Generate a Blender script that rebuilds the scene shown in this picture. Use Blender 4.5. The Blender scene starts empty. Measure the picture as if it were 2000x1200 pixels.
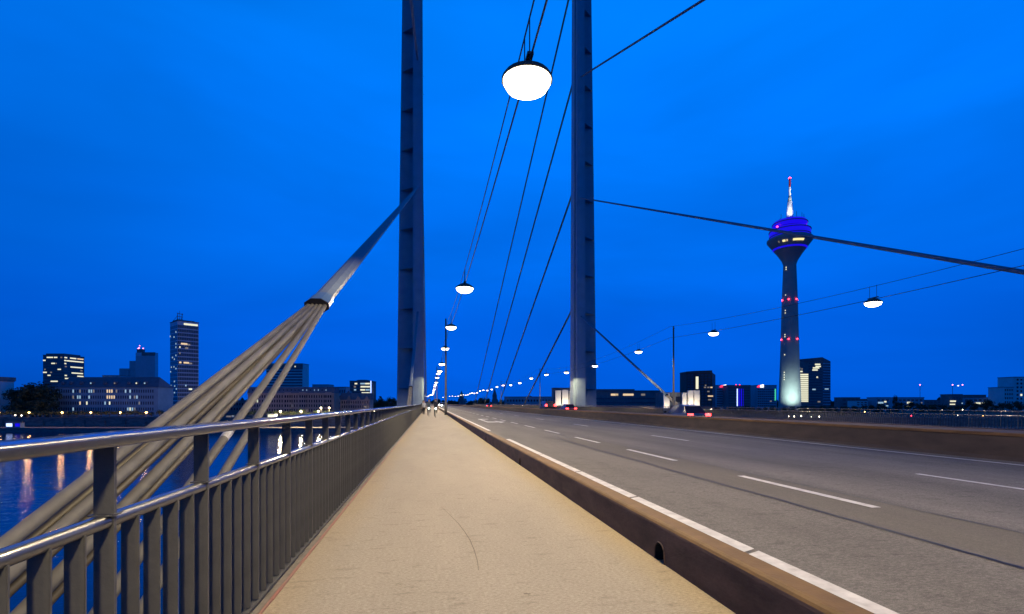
import bpy, bmesh, math, random
from mathutils import Vector, Matrix
R = math.radians
rnd = random.Random(7)
scene = bpy.context.scene
C = scene.collection

# ------------------------------------------------------------------ camera
TH = math.atan(0.16)                    # the view is turned a little to the right of the bridge axis
c_, s_ = math.cos(TH), math.sin(TH)
EYE = 1.45
cd = bpy.data.cameras.new('camera'); cam = bpy.data.objects.new('camera', cd); C.objects.link(cam)
cam.location = (0, 0, EYE); cam.rotation_euler = (R(90), 0, -TH)
cd.sensor_width = 36; cd.lens = 18; cd.shift_y = 0.094; cd.clip_start = 0.05; cd.clip_end = 30000
scene.camera = cam
scene.view_settings.view_transform = 'Standard'; scene.view_settings.look = 'None'
scene.view_settings.exposure = 0; scene.view_settings.gamma = 1
try:
    scene.cycles.use_denoising = True
    scene.cycles.max_bounces = 6
    scene.cycles.sample_clamp_indirect = 6
except Exception: pass

def W(u, v, z=0):                       # a frame turned like the far bank: u along the bank, v away from it
    return Vector((u*c_ + v*s_, -u*s_ + v*c_, z))

# ------------------------------------------------------------------ dusk sky
world = bpy.data.worlds.new('World'); scene.world = world; world.use_nodes = True
nt = world.node_tree; nt.nodes.clear()
def N(t, **k):
    n = nt.nodes.new(t)
    for a, b in k.items(): setattr(n, a, b)
    return n
out = N('ShaderNodeOutputWorld'); bg = N('ShaderNodeBackground'); tc = N('ShaderNodeTexCoord')
nrm = N('ShaderNodeVectorMath', operation='NORMALIZE')
nt.links.new(tc.outputs['Generated'], nrm.inputs[0])
sep = N('ShaderNodeSeparateXYZ'); nt.links.new(nrm.outputs[0], sep.inputs[0])
ramp = N('ShaderNodeValToRGB'); ramp.color_ramp.interpolation = 'EASE'
e = ramp.color_ramp.elements
e[0].position = 0; e[0].color = (0, .105, .72, 1)
e[1].position = 1; e[1].color = (.001, .024, .16, 1)
for p, col in ((.12, (0, .112, .74, 1)), (.28, (0, .158, .88, 1)), (.44, (0, .195, 1.0, 1)), (.60, (0, .215, 1.02, 1)), (.70, (0, .115, .60, 1)), (.84, (0, .045, .28, 1))):
    k = e.new(p); k.color = col
nt.links.new(sep.outputs['Z'], ramp.inputs[0])
dot = N('ShaderNodeVectorMath', operation='DOT_PRODUCT'); dot.inputs[1].default_value = W(.36, 1, 0).normalized()
nt.links.new(nrm.outputs[0], dot.inputs[0])
mr = N('ShaderNodeMapRange'); mr.inputs[1].default_value = -1; mr.inputs[2].default_value = 1
nt.links.new(dot.outputs['Value'], mr.inputs[0])
az = N('ShaderNodeValToRGB'); az.color_ramp.interpolation = 'EASE'; ea = az.color_ramp.elements
ea[0].position = 0; ea[0].color = (.62,)*3+(1,); ea[1].position = 1; ea[1].color = (1,)*3+(1,)
for p, g in ((.5, .64), (.7, .82), (.85, .97)):
    k = ea.new(p); k.color = (g, g, g, 1)
nt.links.new(mr.outputs[0], az.inputs[0])
mxa = N('ShaderNodeVectorMath', operation='MULTIPLY'); nt.links.new(ramp.outputs[0], mxa.inputs[0]); nt.links.new(az.outputs[0], mxa.inputs[1])
# thin, stretched cloud veils
mp = N('ShaderNodeMapping'); mp.inputs['Scale'].default_value = (1.2, 1.2, 4.2)
mp.inputs['Rotation'].default_value = (R(8), R(-12), 0)
nz = N('ShaderNodeTexNoise'); nz.inputs['Scale'].default_value = 1.5; nz.inputs['Detail'].default_value = 4; nz.inputs['Roughness'].default_value = .5
nz.inputs['Distortion'].default_value = .4
nt.links.new(nrm.outputs[0], mp.inputs[0]); nt.links.new(mp.outputs[0], nz.inputs['Vector'])
mr2 = N('ShaderNodeMapRange'); mr2.inputs[1].default_value = .3; mr2.inputs[2].default_value = .7; mr2.inputs[3].default_value = .86; mr2.inputs[4].default_value = 1.11
nt.links.new(nz.outputs['Fac'], mr2.inputs[0])
mul = N('ShaderNodeVectorMath', operation='SCALE')
nt.links.new(mxa.outputs[0], mul.inputs[0]); nt.links.new(mr2.outputs[0], mul.inputs['Scale'])
nt.links.new(mul.outputs[0], bg.inputs[0]); bg.inputs[1].default_value = 1.0
nt.links.new(bg.outputs[0], out.inputs[0])

# ------------------------------------------------------------------ materials
def mat(name, col, rough=.6, metal=0, emit=None, es=0, noise=0, nscale=5, bump=0, bscale=40, col2=None, stretch=None, spec=None):
    m = bpy.data.materials.new(name); m.use_nodes = True
    t = m.node_tree; b = t.nodes['Principled BSDF']
    b.inputs['Base Color'].default_value = (*col, 1); b.inputs['Roughness'].default_value = rough; b.inputs['Metallic'].default_value = metal
    if spec is not None: b.inputs['Specular IOR Level'].default_value = spec
    if emit:
        b.inputs['Emission Color'].default_value = (*emit, 1); b.inputs['Emission Strength'].default_value = es
    co = t.nodes.new('ShaderNodeTexCoord'); vec = co.outputs['Object']
    if stretch:
        mp = t.nodes.new('ShaderNodeMapping'); mp.inputs['Scale'].default_value = stretch
        t.links.new(vec, mp.inputs[0]); vec = mp.outputs[0]
    if noise or col2:
        n = t.nodes.new('ShaderNodeTexNoise'); n.inputs['Scale'].default_value = nscale; n.inputs['Detail'].default_value = 6; n.inputs['Roughness'].default_value = .6
        t.links.new(vec, n.inputs['Vector'])
        r = t.nodes.new('ShaderNodeValToRGB'); r.color_ramp.elements[0].position = .32; r.color_ramp.elements[1].position = .68
        k2 = col2 or tuple(x*(1+noise) for x in col); k1 = col if col2 else tuple(x*(1-noise) for x in col)
        r.color_ramp.elements[0].color = (*k1, 1); r.color_ramp.elements[1].color = (*k2, 1)
        t.links.new(n.outputs['Fac'], r.inputs[0]); t.links.new(r.outputs[0], b.inputs['Base Color'])
    if bump:
        n2 = t.nodes.new('ShaderNodeTexNoise'); n2.inputs['Scale'].default_value = bscale; n2.inputs['Detail'].default_value = 4
        t.links.new(vec, n2.inputs['Vector'])
        bp = t.nodes.new('ShaderNodeBump'); bp.inputs['Strength'].default_value = bump; bp.inputs['Distance'].default_value = .02
        t.links.new(n2.outputs['Fac'], bp.inputs['Height']); t.links.new(bp.outputs[0], b.inputs['Normal'])
    return m

def ground_mat(name, base, speck, big, rough=.85, spec=.5, dirt=False, spread=.15, tracks=0, fine=260, contrast=.5, stains=0):
    """aggregate surface: fine stones, broad wear, blotchy stains"""
    m = bpy.data.materials.new(name); m.use_nodes = True; t = m.node_tree; b = t.nodes['Principled BSDF']; L = t.links.new
    b.inputs['Roughness'].default_value = rough; b.inputs['Specular IOR Level'].default_value = spec
    co = t.nodes.new('ShaderNodeTexCoord'); v = co.outputs['Object']
    n1 = t.nodes.new('ShaderNodeTexNoise'); n1.inputs['Scale'].default_value = fine; n1.inputs['Detail'].default_value = 2; L(v, n1.inputs['Vector'])
    n1b = t.nodes.new('ShaderNodeTexNoise'); n1b.inputs['Scale'].default_value = 58; n1b.inputs['Detail'].default_value = 3; n1b.inputs['Roughness'].default_value = .75; mpb = t.nodes.new('ShaderNodeMapping'); mpb.inputs['Scale'].default_value = (.55, 1.25, 1); L(v, mpb.inputs[0]); L(mpb.outputs[0], n1b.inputs['Vector'])
    ad = t.nodes.new('ShaderNodeMath'); ad.operation = 'ADD'; L(n1.outputs['Fac'], ad.inputs[0]); L(n1b.outputs['Fac'], ad.inputs[1])
    hf = t.nodes.new('ShaderNodeMath'); hf.operation = 'MULTIPLY'; hf.inputs[1].default_value = .5; L(ad.outputs[0], hf.inputs[0])
    r1 = t.nodes.new('ShaderNodeValToRGB'); r1.color_ramp.elements[0].position = .5 - spread; r1.color_ramp.elements[1].position = .5 + spread
    r1.color_ramp.elements[0].color = (*[x*(1-contrast) for x in base], 1); r1.color_ramp.elements[1].color = (*speck, 1)
    k = r1.color_ramp.elements.new(.5); k.color = (*base, 1); L(hf.outputs[0], r1.inputs[0])
    mp = t.nodes.new('ShaderNodeMapping'); mp.inputs['Scale'].default_value = (1.0, .25, 1); L(v, mp.inputs[0])
    n2 = t.nodes.new('ShaderNodeTexNoise'); n2.inputs['Scale'].default_value = 1.1; n2.inputs['Detail'].default_value = 8; n2.inputs['Roughness'].default_value = .65; L(mp.outputs[0], n2.inputs['Vector'])
    m2 = t.nodes.new('ShaderNodeMapRange'); m2.inputs[1].default_value = .3; m2.inputs[2].default_value = .7; m2.inputs[3].default_value = 1-big; m2.inputs[4].default_value = 1+big; L(n2.outputs['Fac'], m2.inputs[0])
    sc = t.nodes.new('ShaderNodeVectorMath'); sc.operation = 'SCALE'; L(r1.outputs[0], sc.inputs[0]); L(m2.outputs[0], sc.inputs['Scale'])
    last = sc.outputs[0]
    if stains:
        mp3 = t.nodes.new('ShaderNodeMapping'); mp3.inputs['Scale'].default_value = (1.3, 4.5, 1); L(v, mp3.inputs[0])
        n3 = t.nodes.new('ShaderNodeTexNoise'); n3.inputs['Scale'].default_value = 2.6; n3.inputs['Detail'].default_value = 5; L(mp3.outputs[0], n3.inputs['Vector'])
        m3 = t.nodes.new('ShaderNodeMapRange'); m3.inputs[1].default_value = .58; m3.inputs[2].default_value = .70; m3.inputs[3].default_value = 1; m3.inputs[4].default_value = 1-stains; L(n3.outputs['Fac'], m3.inputs[0])
        s3 = t.nodes.new('ShaderNodeVectorMath'); s3.operation = 'SCALE'; L(last, s3.inputs[0]); L(m3.outputs[0], s3.inputs['Scale']); last = s3.outputs[0]
    if tracks:                               # wheel tracks worn along the lanes
        mp5 = t.nodes.new('ShaderNodeMapping'); mp5.inputs['Scale'].default_value = (1.05, .02, 1); L(v, mp5.inputs[0])
        n5 = t.nodes.new('ShaderNodeTexNoise'); n5.inputs['Scale'].default_value = 1.3; n5.inputs['Detail'].default_value = 3; L(mp5.outputs[0], n5.inputs['Vector'])
        m5 = t.nodes.new('ShaderNodeMapRange'); m5.inputs[1].default_value = .32; m5.inputs[2].default_value = .68; m5.inputs[3].default_value = 1-tracks; m5.inputs[4].default_value = 1+tracks; L(n5.outputs['Fac'], m5.inputs[0])
        s5 = t.nodes.new('ShaderNodeVectorMath'); s5.operation = 'SCALE'; L(last, s5.inputs[0]); L(m5.outputs[0], s5.inputs['Scale']); last = s5.outputs[0]
    if dirt:                                 # ochre grit gathered along both edges of the walkway
        sp = t.nodes.new('ShaderNodeSeparateXYZ'); L(v, sp.inputs[0])
        a = t.nodes.new('ShaderNodeMath'); a.operation = 'SUBTRACT'; a.inputs[1].default_value = .47; L(sp.outputs['X'], a.inputs[0])
        ab = t.nodes.new('ShaderNodeMath'); ab.operation = 'ABSOLUTE'; L(a.outputs[0], ab.inputs[0])
        nn = t.nodes.new('ShaderNodeMath'); nn.operation = 'MULTIPLY_ADD'; nn.inputs[1].default_value = .9; L(n2.outputs['Fac'], nn.inputs[0]); L(ab.outputs[0], nn.inputs[2])
        m4 = t.nodes.new('ShaderNodeMapRange'); m4.inputs[1].default_value = 1.62; m4.inputs[2].default_value = 2.1; m4.inputs[3].default_value = 0; m4.inputs[4].default_value = .8; L(nn.outputs[0], m4.inputs[0])
        mx = t.nodes.new('ShaderNodeMix'); mx.data_type = 'RGBA'; mx.blend_type = 'MULTIPLY'; L(m4.outputs[0], mx.inputs['Factor']); L(last, mx.inputs[6]); mx.inputs[7].default_value = (.98, .87, .66, 1); last = mx.outputs[2]
    L(last, b.inputs['Base Color'])
    bp = t.nodes.new('ShaderNodeBump'); bp.inputs['Strength'].default_value = .5; bp.inputs['Distance'].default_value = .004
    L(hf.outputs[0], bp.inputs['Height']); L(bp.outputs[0], b.inputs['Normal'])
    return m

M = {}
M['walk'] = ground_mat('walkway_asphalt', (.365, .312, .24), (.55, .48, .385), .08, contrast=.5, stains=.2, dirt=True, spec=.3)
M['road'] = ground_mat('road_asphalt', (.150, .138, .125), (.29, .265, .24), .14, contrast=.5, rough=.9, spec=.25, tracks=.17, stains=.25)
M['patch'] = ground_mat('road_patch_asphalt', (.142, .128, .108), (.20, .18, .15), .10, contrast=.3, rough=.9, spec=.25)
M['seam'] = mat('bitumen_seam', (.02, .017, .016), .55, noise=.3, nscale=3)
M['paint'] = mat('white_road_paint', (.72, .70, .66), .6, col2=(.46, .44, .41), nscale=7, bump=.2)
M['rail'] = mat('railing_grey_paint', (.036, .036, .035), .38, .0, noise=.12, nscale=14, bump=.03, bscale=30)
M['bar'] = mat('railing_bar_paint', (.085, .084, .078), .5, .1, noise=.18, nscale=5, bump=.1, bscale=50)
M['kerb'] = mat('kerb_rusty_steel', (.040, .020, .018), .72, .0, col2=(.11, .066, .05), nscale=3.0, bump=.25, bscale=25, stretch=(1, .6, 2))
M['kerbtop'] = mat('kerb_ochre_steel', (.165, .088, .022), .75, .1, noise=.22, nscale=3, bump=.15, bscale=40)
M['barrier'] = mat('median_weathered_concrete', (.046, .033, .029), .85, col2=(.082, .058, .047), nscale=1.6, bump=.4, bscale=20, stretch=(1, .7, 2.2))
M['bartop'] = mat('median_rusty_cap', (.17, .088, .032), .85, noise=.3, nscale=1.2)
M['red'] = mat('pink_joint_sealant', (.36, .13, .09), .6, col2=(.24, .16, .12), nscale=2)
M['strip'] = mat('edge_steel_strip', (.17, .145, .115), .65, noise=.25, nscale=6, bump=.2)
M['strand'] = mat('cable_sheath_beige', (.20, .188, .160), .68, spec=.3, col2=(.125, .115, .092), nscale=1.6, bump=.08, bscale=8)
M['strand_dark'] = mat('cable_sheath_shaded', (.085, .066, .036), .6, noise=.2, nscale=2.5)  # lower strand row: shade of the upper row put into the colour
M['cable'] = mat('cable_rope_steel', (.15, .19, .25), .60, .1, noise=.1, nscale=3)
M['collar'] = mat('cable_collar_blue_grey', (.10, .16, .22), .4, .2, noise=.1, nscale=3)
M['black'] = mat('black_rubber_and_hole_shade', (.012, .012, .012), .6)
M['tower'] = mat('pylon_grey_paint', (.27, .36, .43), .55, noise=.10, nscale=.5, bump=.05, bscale=3)
M['tower2'] = mat('pylon_wing_paint', (.24, .32, .38), .6, noise=.10, nscale=.5)
M['deck'] = mat('bridge_girder_paint', (.20, .21, .23), .6, noise=.1)
M['pole'] = mat('mast_dark_steel', (.10, .095, .088), .5, .3, noise=.2, nscale=4)
M['wire'] = mat('dark_wire', (.03, .032, .04), .5)
M['housing'] = mat('lamp_housing', (.10, .095, .08), .5, .2)
M['lamp'] = mat('lamp_diffuser_lit', (.8, .8, .75), .4, emit=(1.0, .86, .62), es=9)
M['prom'] = mat('sodium_lamp_lit', (.8, .7, .5), .4, emit=(1.0, .50, .14), es=14)
M['promw'] = mat('white_lamp_lit', (.8, .8, .8), .4, emit=(1.0, .86, .62), es=12)
M['tailred'] = mat('tail_light_lit', (.3, 0, 0), .3, emit=(1.0, .03, .03), es=14)
M['headlt'] = mat('headlight_lit', (.9, .9, .9), .3, emit=(1.0, .93, .8), es=60)
M['ledcool'] = mat('cool_led_lit', (.9, .9, .9), .3, emit=(.75, 1.0, 1.0), es=22)
M['redlt'] = mat('red_obstruction_lit', (.3, 0, 0), .3, emit=(1.0, .03, .06), es=12)
M['pinklt'] = mat('pink_obstruction_lit', (.3, 0, 0), .3, emit=(1.0, .25, .45), es=5)
M['warmwin'] = mat('warm_lit_window', (.4, .35, .25), .4, emit=(1.0, .70, .36), es=.9, noise=.2)
M['whitewin'] = mat('pale_lit_window', (.4, .4, .35), .4, emit=(1.0, .96, .62), es=.95)
M['coolwin'] = mat('cool_lit_window', (.4, .4, .4), .4, emit=(.55, .85, 1.0), es=.55)
M['dimwin'] = mat('dim_lit_window', (.2, .2, .2), .4, emit=(.9, .75, .5), es=.22)
M['glass'] = mat('dark_window_glass', (.02, .022, .028), .12)
M['glass2'] = mat('facade_glass', (.09, .11, .13), .22, noise=.2, nscale=.2)
M['blue'] = mat('blue_led_lit', (.01, .005, .12), .5, emit=(.012, .004, .85), es=.9)
M['bluew'] = mat('blue_white_led_lit', (.4, .4, .9), .4, emit=(.42, .55, 1.0), es=2.4)
M['yellow'] = mat('restaurant_window_lit', (.5, .4, .2), .4, emit=(1, .85, .35), es=1.1)
M['signred'] = mat('red_sign_lit', (.5, .02, .05), .4, emit=(1, .03, .08), es=2.4)
M['signwhite'] = mat('white_sign_lit', (.8, .8, .8), .4, emit=(1, .95, .9), es=3)
M['green'] = mat('green_light_lit', (.1, .5, .2), .4, emit=(.1, 1, .5), es=.7)
M['concrete'] = mat('tower_concrete', (.30, .32, .31), .8, noise=.12, nscale=.08)
M['mastwhite'] = mat('antenna_white', (.8, .8, .8), .5)
M['mastred'] = mat('antenna_red', (.6, .05, .04), .5)
M['b_slate'] = mat('slate_roof', (.13, .14, .17), .7, noise=.15, nscale=.3)
M['b_grey'] = mat('grey_facade', (.27, .40, .46), .8, noise=.10, nscale=.15)
M['b_pale'] = mat('pale_facade', (.62, .66, .66), .8, noise=.08, nscale=.15)
M['b_stone'] = mat('sandstone_facade', (.44, .31, .25), .85, noise=.15, nscale=.2)
M['b_dark'] = mat('dark_facade', (.15, .17, .18), .7, noise=.2, nscale=.2)
M['b_brown'] = mat('brown_facade', (.10, .062, .055), .7, noise=.15, nscale=.2)
M['b_steel'] = mat('steel_facade', (.50, .58, .66), .5, .1, noise=.08, nscale=.2)
M['b_white'] = mat('white_pillar_stone', (.75, .72, .66), .8, noise=.08, nscale=.3)
M['quay'] = mat('quay_stone', (.17, .165, .16), .9, noise=.35, nscale=.25, stretch=(1, 1, 3))
M['grass'] = mat('bank_grass', (.032, .045, .026), .95, noise=.5, nscale=.05)
M['prompave'] = mat('promenade_paving', (.2, .19, .175), .9, noise=.2, nscale=.3)
M['bark'] = mat('tree_bark', (.07, .05, .035), .9, noise=.2)
M['leaf'] = mat('tree_leaves', (.045, .07, .028), .8, col2=(.085, .11, .045), nscale=.5)
M['leafdark'] = mat('dark_tree_leaves', (.032, .05, .026), .85, col2=(.06, .08, .035), nscale=.4)
M['farwood'] = mat('far_wood_leaves', (.03, .045, .03), .9, noise=.4, nscale=.06)
M['skin'] = mat('skin', (.45, .28, .2), .6)
M['coat'] = mat('dark_jacket', (.03, .035, .05), .8, noise=.2)
M['coat2'] = mat('grey_jacket', (.12, .14, .16), .8, noise=.2)
M['trouser'] = mat('dark_trousers', (.02, .022, .03), .85)
M['hair'] = mat('brown_hair', (.04, .025, .015), .6)
M['shirt'] = mat('pale_shirt', (.5, .5, .52), .8)
for n, col in (('car_black', (.012, .013, .016)), ('car_silver', (.35, .36, .38)), ('car_red', (.16, .02, .02)), ('car_white', (.6, .6, .6)), ('car_blue', (.02, .04, .12))):
    M[n] = mat(n+'_paint', col, .3, .2)
    M[n].node_tree.nodes['Principled BSDF'].inputs['Coat Weight'].default_value = .5
M['tyre'] = mat('tyre_rubber', (.015, .015, .015), .8)
M['rim'] = mat('wheel_rim', (.4, .4, .42), .35, .8)

M['rail'].node_tree.nodes['Principled BSDF'].inputs['Coat Weight'].default_value = 1
M['rail'].node_tree.nodes['Principled BSDF'].inputs['Coat Roughness'].default_value = .10
def water_mat():
    m = bpy.data.materials.new('river_water'); m.use_nodes = True; t = m.node_tree; b = t.nodes['Principled BSDF']; L = t.links.new
    b.inputs['Base Color'].default_value = (.002, .03, .10, 1); b.inputs['Roughness'].default_value = .07; b.inputs['IOR'].default_value = 1.33
    co = t.nodes.new('ShaderNodeTexCoord')
    hs = []
    for sc, st in ((.10, (1, 1.6, 1)), (.55, (1, 1.8, 1)), (2.2, (1, 1.5, 1))):
        mp = t.nodes.new('ShaderNodeMapping'); mp.inputs['Scale'].default_value = st; L(co.outputs['Object'], mp.inputs[0])
        n = t.nodes.new('ShaderNodeTexNoise'); n.inputs['Scale'].default_value = sc; n.inputs['Detail'].default_value = 3; n.inputs['Distortion'].default_value = .6
        L(mp.outputs[0], n.inputs['Vector']); hs.append(n)
    a = t.nodes.new('ShaderNodeMath'); a.operation = 'MULTIPLY_ADD'; a.inputs[1].default_value = 3.0; L(hs[0].outputs['Fac'], a.inputs[0]); L(hs[1].outputs['Fac'], a.inputs[2])
    a2 = t.nodes.new('ShaderNodeMath'); a2.operation = 'MULTIPLY_ADD'; a2.inputs[1].default_value = .28; L(hs[2].outputs['Fac'], a2.inputs[0]); L(a.outputs[0], a2.inputs[2])
    bp = t.nodes.new('ShaderNodeBump'); bp.inputs['Strength'].default_value = 1; bp.inputs['Distance'].default_value = .06
    L(a2.outputs[0], bp.inputs['Height']); L(bp.outputs[0], b.inputs['Normal'])
    return m
M['water'] = water_mat()

# ------------------------------------------------------------------ mesh builder and object helpers
class MB:
    def __init__(self): self.v = []; self.f = []; self.mi = []
    def add(self, vs, fs, mi=0):
        o = len(self.v); self.v += [tuple(p) for p in vs]
        self.f += [tuple(o+i for i in f) for f in fs]; self.mi += [mi]*len(fs); return self
    def box(self, x0, x1, y0, y1, z0, z1, mi=0):
        return self.add([(x0,y0,z0),(x1,y0,z0),(x1,y1,z0),(x0,y1,z0),(x0,y0,z1),(x1,y0,z1),(x1,y1,z1),(x0,y1,z1)],
                        [(0,3,2,1),(4,5,6,7),(0,1,5,4),(1,2,6,5),(2,3,7,6),(3,0,4,7)], mi)
    def prism(self, poly, axis, a0, a1, mi=0):
        """poly: 2D outline; axis 'y' extrudes (x,z), 'x' extrudes (y,z), 'z' extrudes (x,y)"""
        n = len(poly)
        f = {'y': lambda p, a: (p[0], a, p[1]), 'x': lambda p, a: (a, p[0], p[1]), 'z': lambda p, a: (p[0], p[1], a)}[axis]
        vs = [f(p, a0) for p in poly] + [f(p, a1) for p in poly]
        fs = [tuple(range(n)), tuple(range(2*n-1, n-1, -1))] + [(i, i+n, (i+1) % n + n, (i+1) % n) for i in range(n)]
        return self.add(vs, fs, mi)
    def tube(self, pts, r, n=8, mi=0, cap=True, flat=None):
        pts = [Vector(p) for p in pts]; rs = r if isinstance(r, (list, tuple)) else [r]*len(pts)
        vs = []
        for i, p in enumerate(pts):
            d = (pts[min(i+1, len(pts)-1)] - pts[max(i-1, 0)]).normalized()
            up = Vector((0, 0, 1)) if abs(d.z) < .95 else Vector((0, 1, 0))
            a = d.cross(up).normalized(); b = a.cross(d).normalized()
            for k in range(n):
                t = 2*math.pi*(k+.5)/n
                vs.append(p + (a*math.cos(t)*(flat[0] if flat else 1) + b*math.sin(t)*(flat[1] if flat else 1))*rs[i])
        fs = []
        for i in range(len(pts)-1):
            for k in range(n):
                fs.append((i*n+k, i*n+(k+1) % n, (i+1)*n+(k+1) % n, (i+1)*n+k))
        if cap: fs += [tuple(range(n-1, -1, -1)), tuple((len(pts)-1)*n+k for k in range(n))]
        return self.add(vs, fs, mi)
    def sweep(self, poly, ys, mi=0):
        n = len(poly); vs = [(p[0], y, p[1]) for y in ys for p in poly]
        fs = [(i*n+k, i*n+(k+1) % n, (i+1)*n+(k+1) % n, (i+1)*n+k) for i in range(len(ys)-1) for k in range(n)]
        fs += [tuple(range(n-1, -1, -1)), tuple((len(ys)-1)*n+k for k in range(n))]
        return self.add(vs, fs, mi)
    def lathe(self, prof, n=24, cx=0, cy=0, mi=0):
        vs = []; fs = []
        for r, z in prof:
            for k in range(n):
                t = 2*math.pi*k/n; vs.append((cx+r*math.cos(t), cy+r*math.sin(t), z))
        for i in range(len(prof)-1):
            for k in range(n):
                fs.append((i*n+k, i*n+(k+1) % n, (i+1)*n+(k+1) % n, (i+1)*n+k))
        fs += [tuple(range(n-1, -1, -1)), tuple((len(prof)-1)*n+k for k in range(n))]
        return self.add(vs, fs, mi)
    def mesh(self, name, m, smooth=False, bevel=0):
        me = bpy.data.meshes.new(name); me.from_pydata(self.v, [], self.f)
        for x in (m if isinstance(m, (list, tuple)) else [m]): me.materials.append(x)
        for p, i in zip(me.polygons, self.mi): p.material_index = i
        bm = bmesh.new(); bm.from_mesh(me); bmesh.ops.recalc_face_normals(bm, faces=bm.faces)
        if bevel:
            bmesh.ops.bevel(bm, geom=[e for e in bm.edges], offset=bevel, segments=2, affect='EDGES', clamp_overlap=True)
        bm.to_mesh(me); bm.free()
        if smooth: me.polygons.foreach_set('use_smooth', [True]*len(me.polygons))
        me.update(); return me
    def build(self, name, m, parent=None, smooth=False, bevel=0, loc=None):
        return link(name, self.mesh(name, m, smooth, bevel), parent, loc)

def link(name, me, parent=None, loc=None):
    o = bpy.data.objects.new(name, me); C.objects.link(o)
    if parent is not None: o.parent = parent
    if loc is not None: o.location = loc
    return o
def tag(o, label=None, cat=None, group=None, kind=None):
    if label: o['label'] = label
    if cat: o['category'] = cat
    if group: o['group'] = group
    if kind: o['kind'] = kind
    return o
def thing(name, label, cat, loc=(0,0,0), rz=0, group=None):
    o = bpy.data.objects.new(name, None); C.objects.link(o); o.location = loc; o.rotation_euler = (0,0,rz); o.empty_display_size = .2
    return tag(o, label, cat, group)
def kids(o): return [x for x in C.objects if x.parent == o]
def copy_tree(o, parent=None):
    ch = kids(o); r = o.copy(); C.objects.link(r)
    if parent is not None: r.parent = parent
    for k in ch: copy_tree(k, r)
    return r
def place(o, loc, rz=0, label=None, group=None, s=None):
    o.location = loc; o.rotation_euler = (0,0,rz)
    if label: o['label'] = label
    if group: o['group'] = group
    if s: o.scale = (s,s,s) if not isinstance(s, (tuple, list)) else s
    return o
def struct(o, label=None): o['kind'] = 'structure'; return o

# ------------------------------------------------------------------ setting: bank, river, bridge deck
GZ, WZ = -9.0, -17.4
RZF = -TH
def frame_obj(o): o.rotation_euler = (0,0,RZF); return o
mb = MB(); mb.add([(-9000,-2500,WZ),(9000,-2500,WZ),(9000,345,WZ),(-9000,345,WZ)], [(0,1,2,3)])
struct(frame_obj(mb.build('river_water', M['water'])))
mb = MB(); mb.add([(-14000,358,GZ),(14000,358,GZ),(14000,16000,GZ),(-14000,16000,GZ)], [(0,1,2,3)])
struct(frame_obj(mb.build('river_bank_ground', M['grass'])))
mb = MB(); mb.add([(-600,352.5,GZ+.03),(120,352.5,GZ+.03),(120,372,GZ+.03),(-600,372,GZ+.03)], [(0,1,2,3)])
struct(frame_obj(mb.build('promenade_pavement', M['prompave'])))
# quay: lower landing, wall with coping and buttresses
mb = MB(); mb.box(-900, 1500, 332, 352, WZ-3, -14.6); mb.box(-900, 1500, 351.4, 358, -14.6, GZ-.02); mb.box(-900, 1500, 351.0, 351.8, GZ-.02, GZ+.9)
for k in range(-40, 60): mb.box(k*14-1.0, k*14+1.0, 350.4, 351.38, -14.58, GZ-1)
q = frame_obj(mb.build('quay_wall', M['quay'])); tag(q, 'long dark stone quay wall along the far river bank', 'quay wall')

Y0, Y1 = -40, 760
# near walkway, carriageways, far walkway: sheets on the deck
mb = MB(); mb.box(-1.38, 13.4, Y0, Y1, -1.3, -.02); mb.box(13.4, 35.0, Y0, Y1, -1.3, -.35); mb.box(-1.1, -.2, Y0, Y1, -3.4, -1.3); mb.box(33.4, 34.6, Y0, Y1, -3.4, -1.3)
mb.box(10, 23, Y0, Y1, -3.2, -1.3)
struct(mb.build('bridge_deck', M['deck']))
def strip(name, x0, x1, z, m, ya=Y0, yb=Y1, nseg=1):
    b = MB()
    for i in range(nseg):
        a = ya+(yb-ya)*i/nseg; d = ya+(yb-ya)*(i+1)/nseg
        b.add([(x0,a,z),(x1,a,z),(x1,d,z),(x0,d,z)], [(0,1,2,3)])
    return struct(b.build(name, m))
strip('walkway', -1.145, 2.08, 0, M['walk'])
strip('walkway_far_side', 31.86, 34.95, -.24, M['walk'])
mb = MB(); mb.box(2.297, 12.6, Y0, Y1, -.018, .18); struct(mb.build('road', M['road']))
mb = MB(); mb.box(14.2, 31.6, Y0, Y1, -.34, -.13); struct(mb.build('road_far_carriageway', M['road']))
strip('road_patch', 4.51, 5.70, .183, M['patch'], Y0, 18.2)
mb = MB()
def wig(x, ya, yb, w, z):                # a slightly wandering bitumen seam
    n = int((yb-ya)/.8); p = []
    for i in range(n+1):
        y = ya+(yb-ya)*i/n; xx = x+.012*math.sin(y*1.3)+.01*math.sin(y*3.1+1); p.append((xx, y))
    vs = []; fs = []
    for i, (a, y) in enumerate(p): vs += [(a-w/2,y,z),(a+w/2,y,z)]
    for i in range(n): fs.append((2*i,2*i+1,2*i+3,2*i+2))
    mb.add(vs, fs)
wig(4.51, Y0, 18.2, .05, .1872); wig(5.70, Y0, 18.2, .03, .1872)
wig(8.9, 18, 120, .02, .184); wig(5.15, 18.2, 120, .03, .184)
mb.add([(2.3,18.15,.1865),(6.2,18.15,.1865),(6.2,18.25,.1865),(2.3,18.25,.1865)], [(0,1,2,3)])
mb.add([(7.6,12.2,.1845),(8.5,12.2,.1845),(8.5,12.26,.1845),(7.6,12.26,.1845)], [(0,1,2,3)])
struct(mb.build('road_seams', M['seam']))
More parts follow.
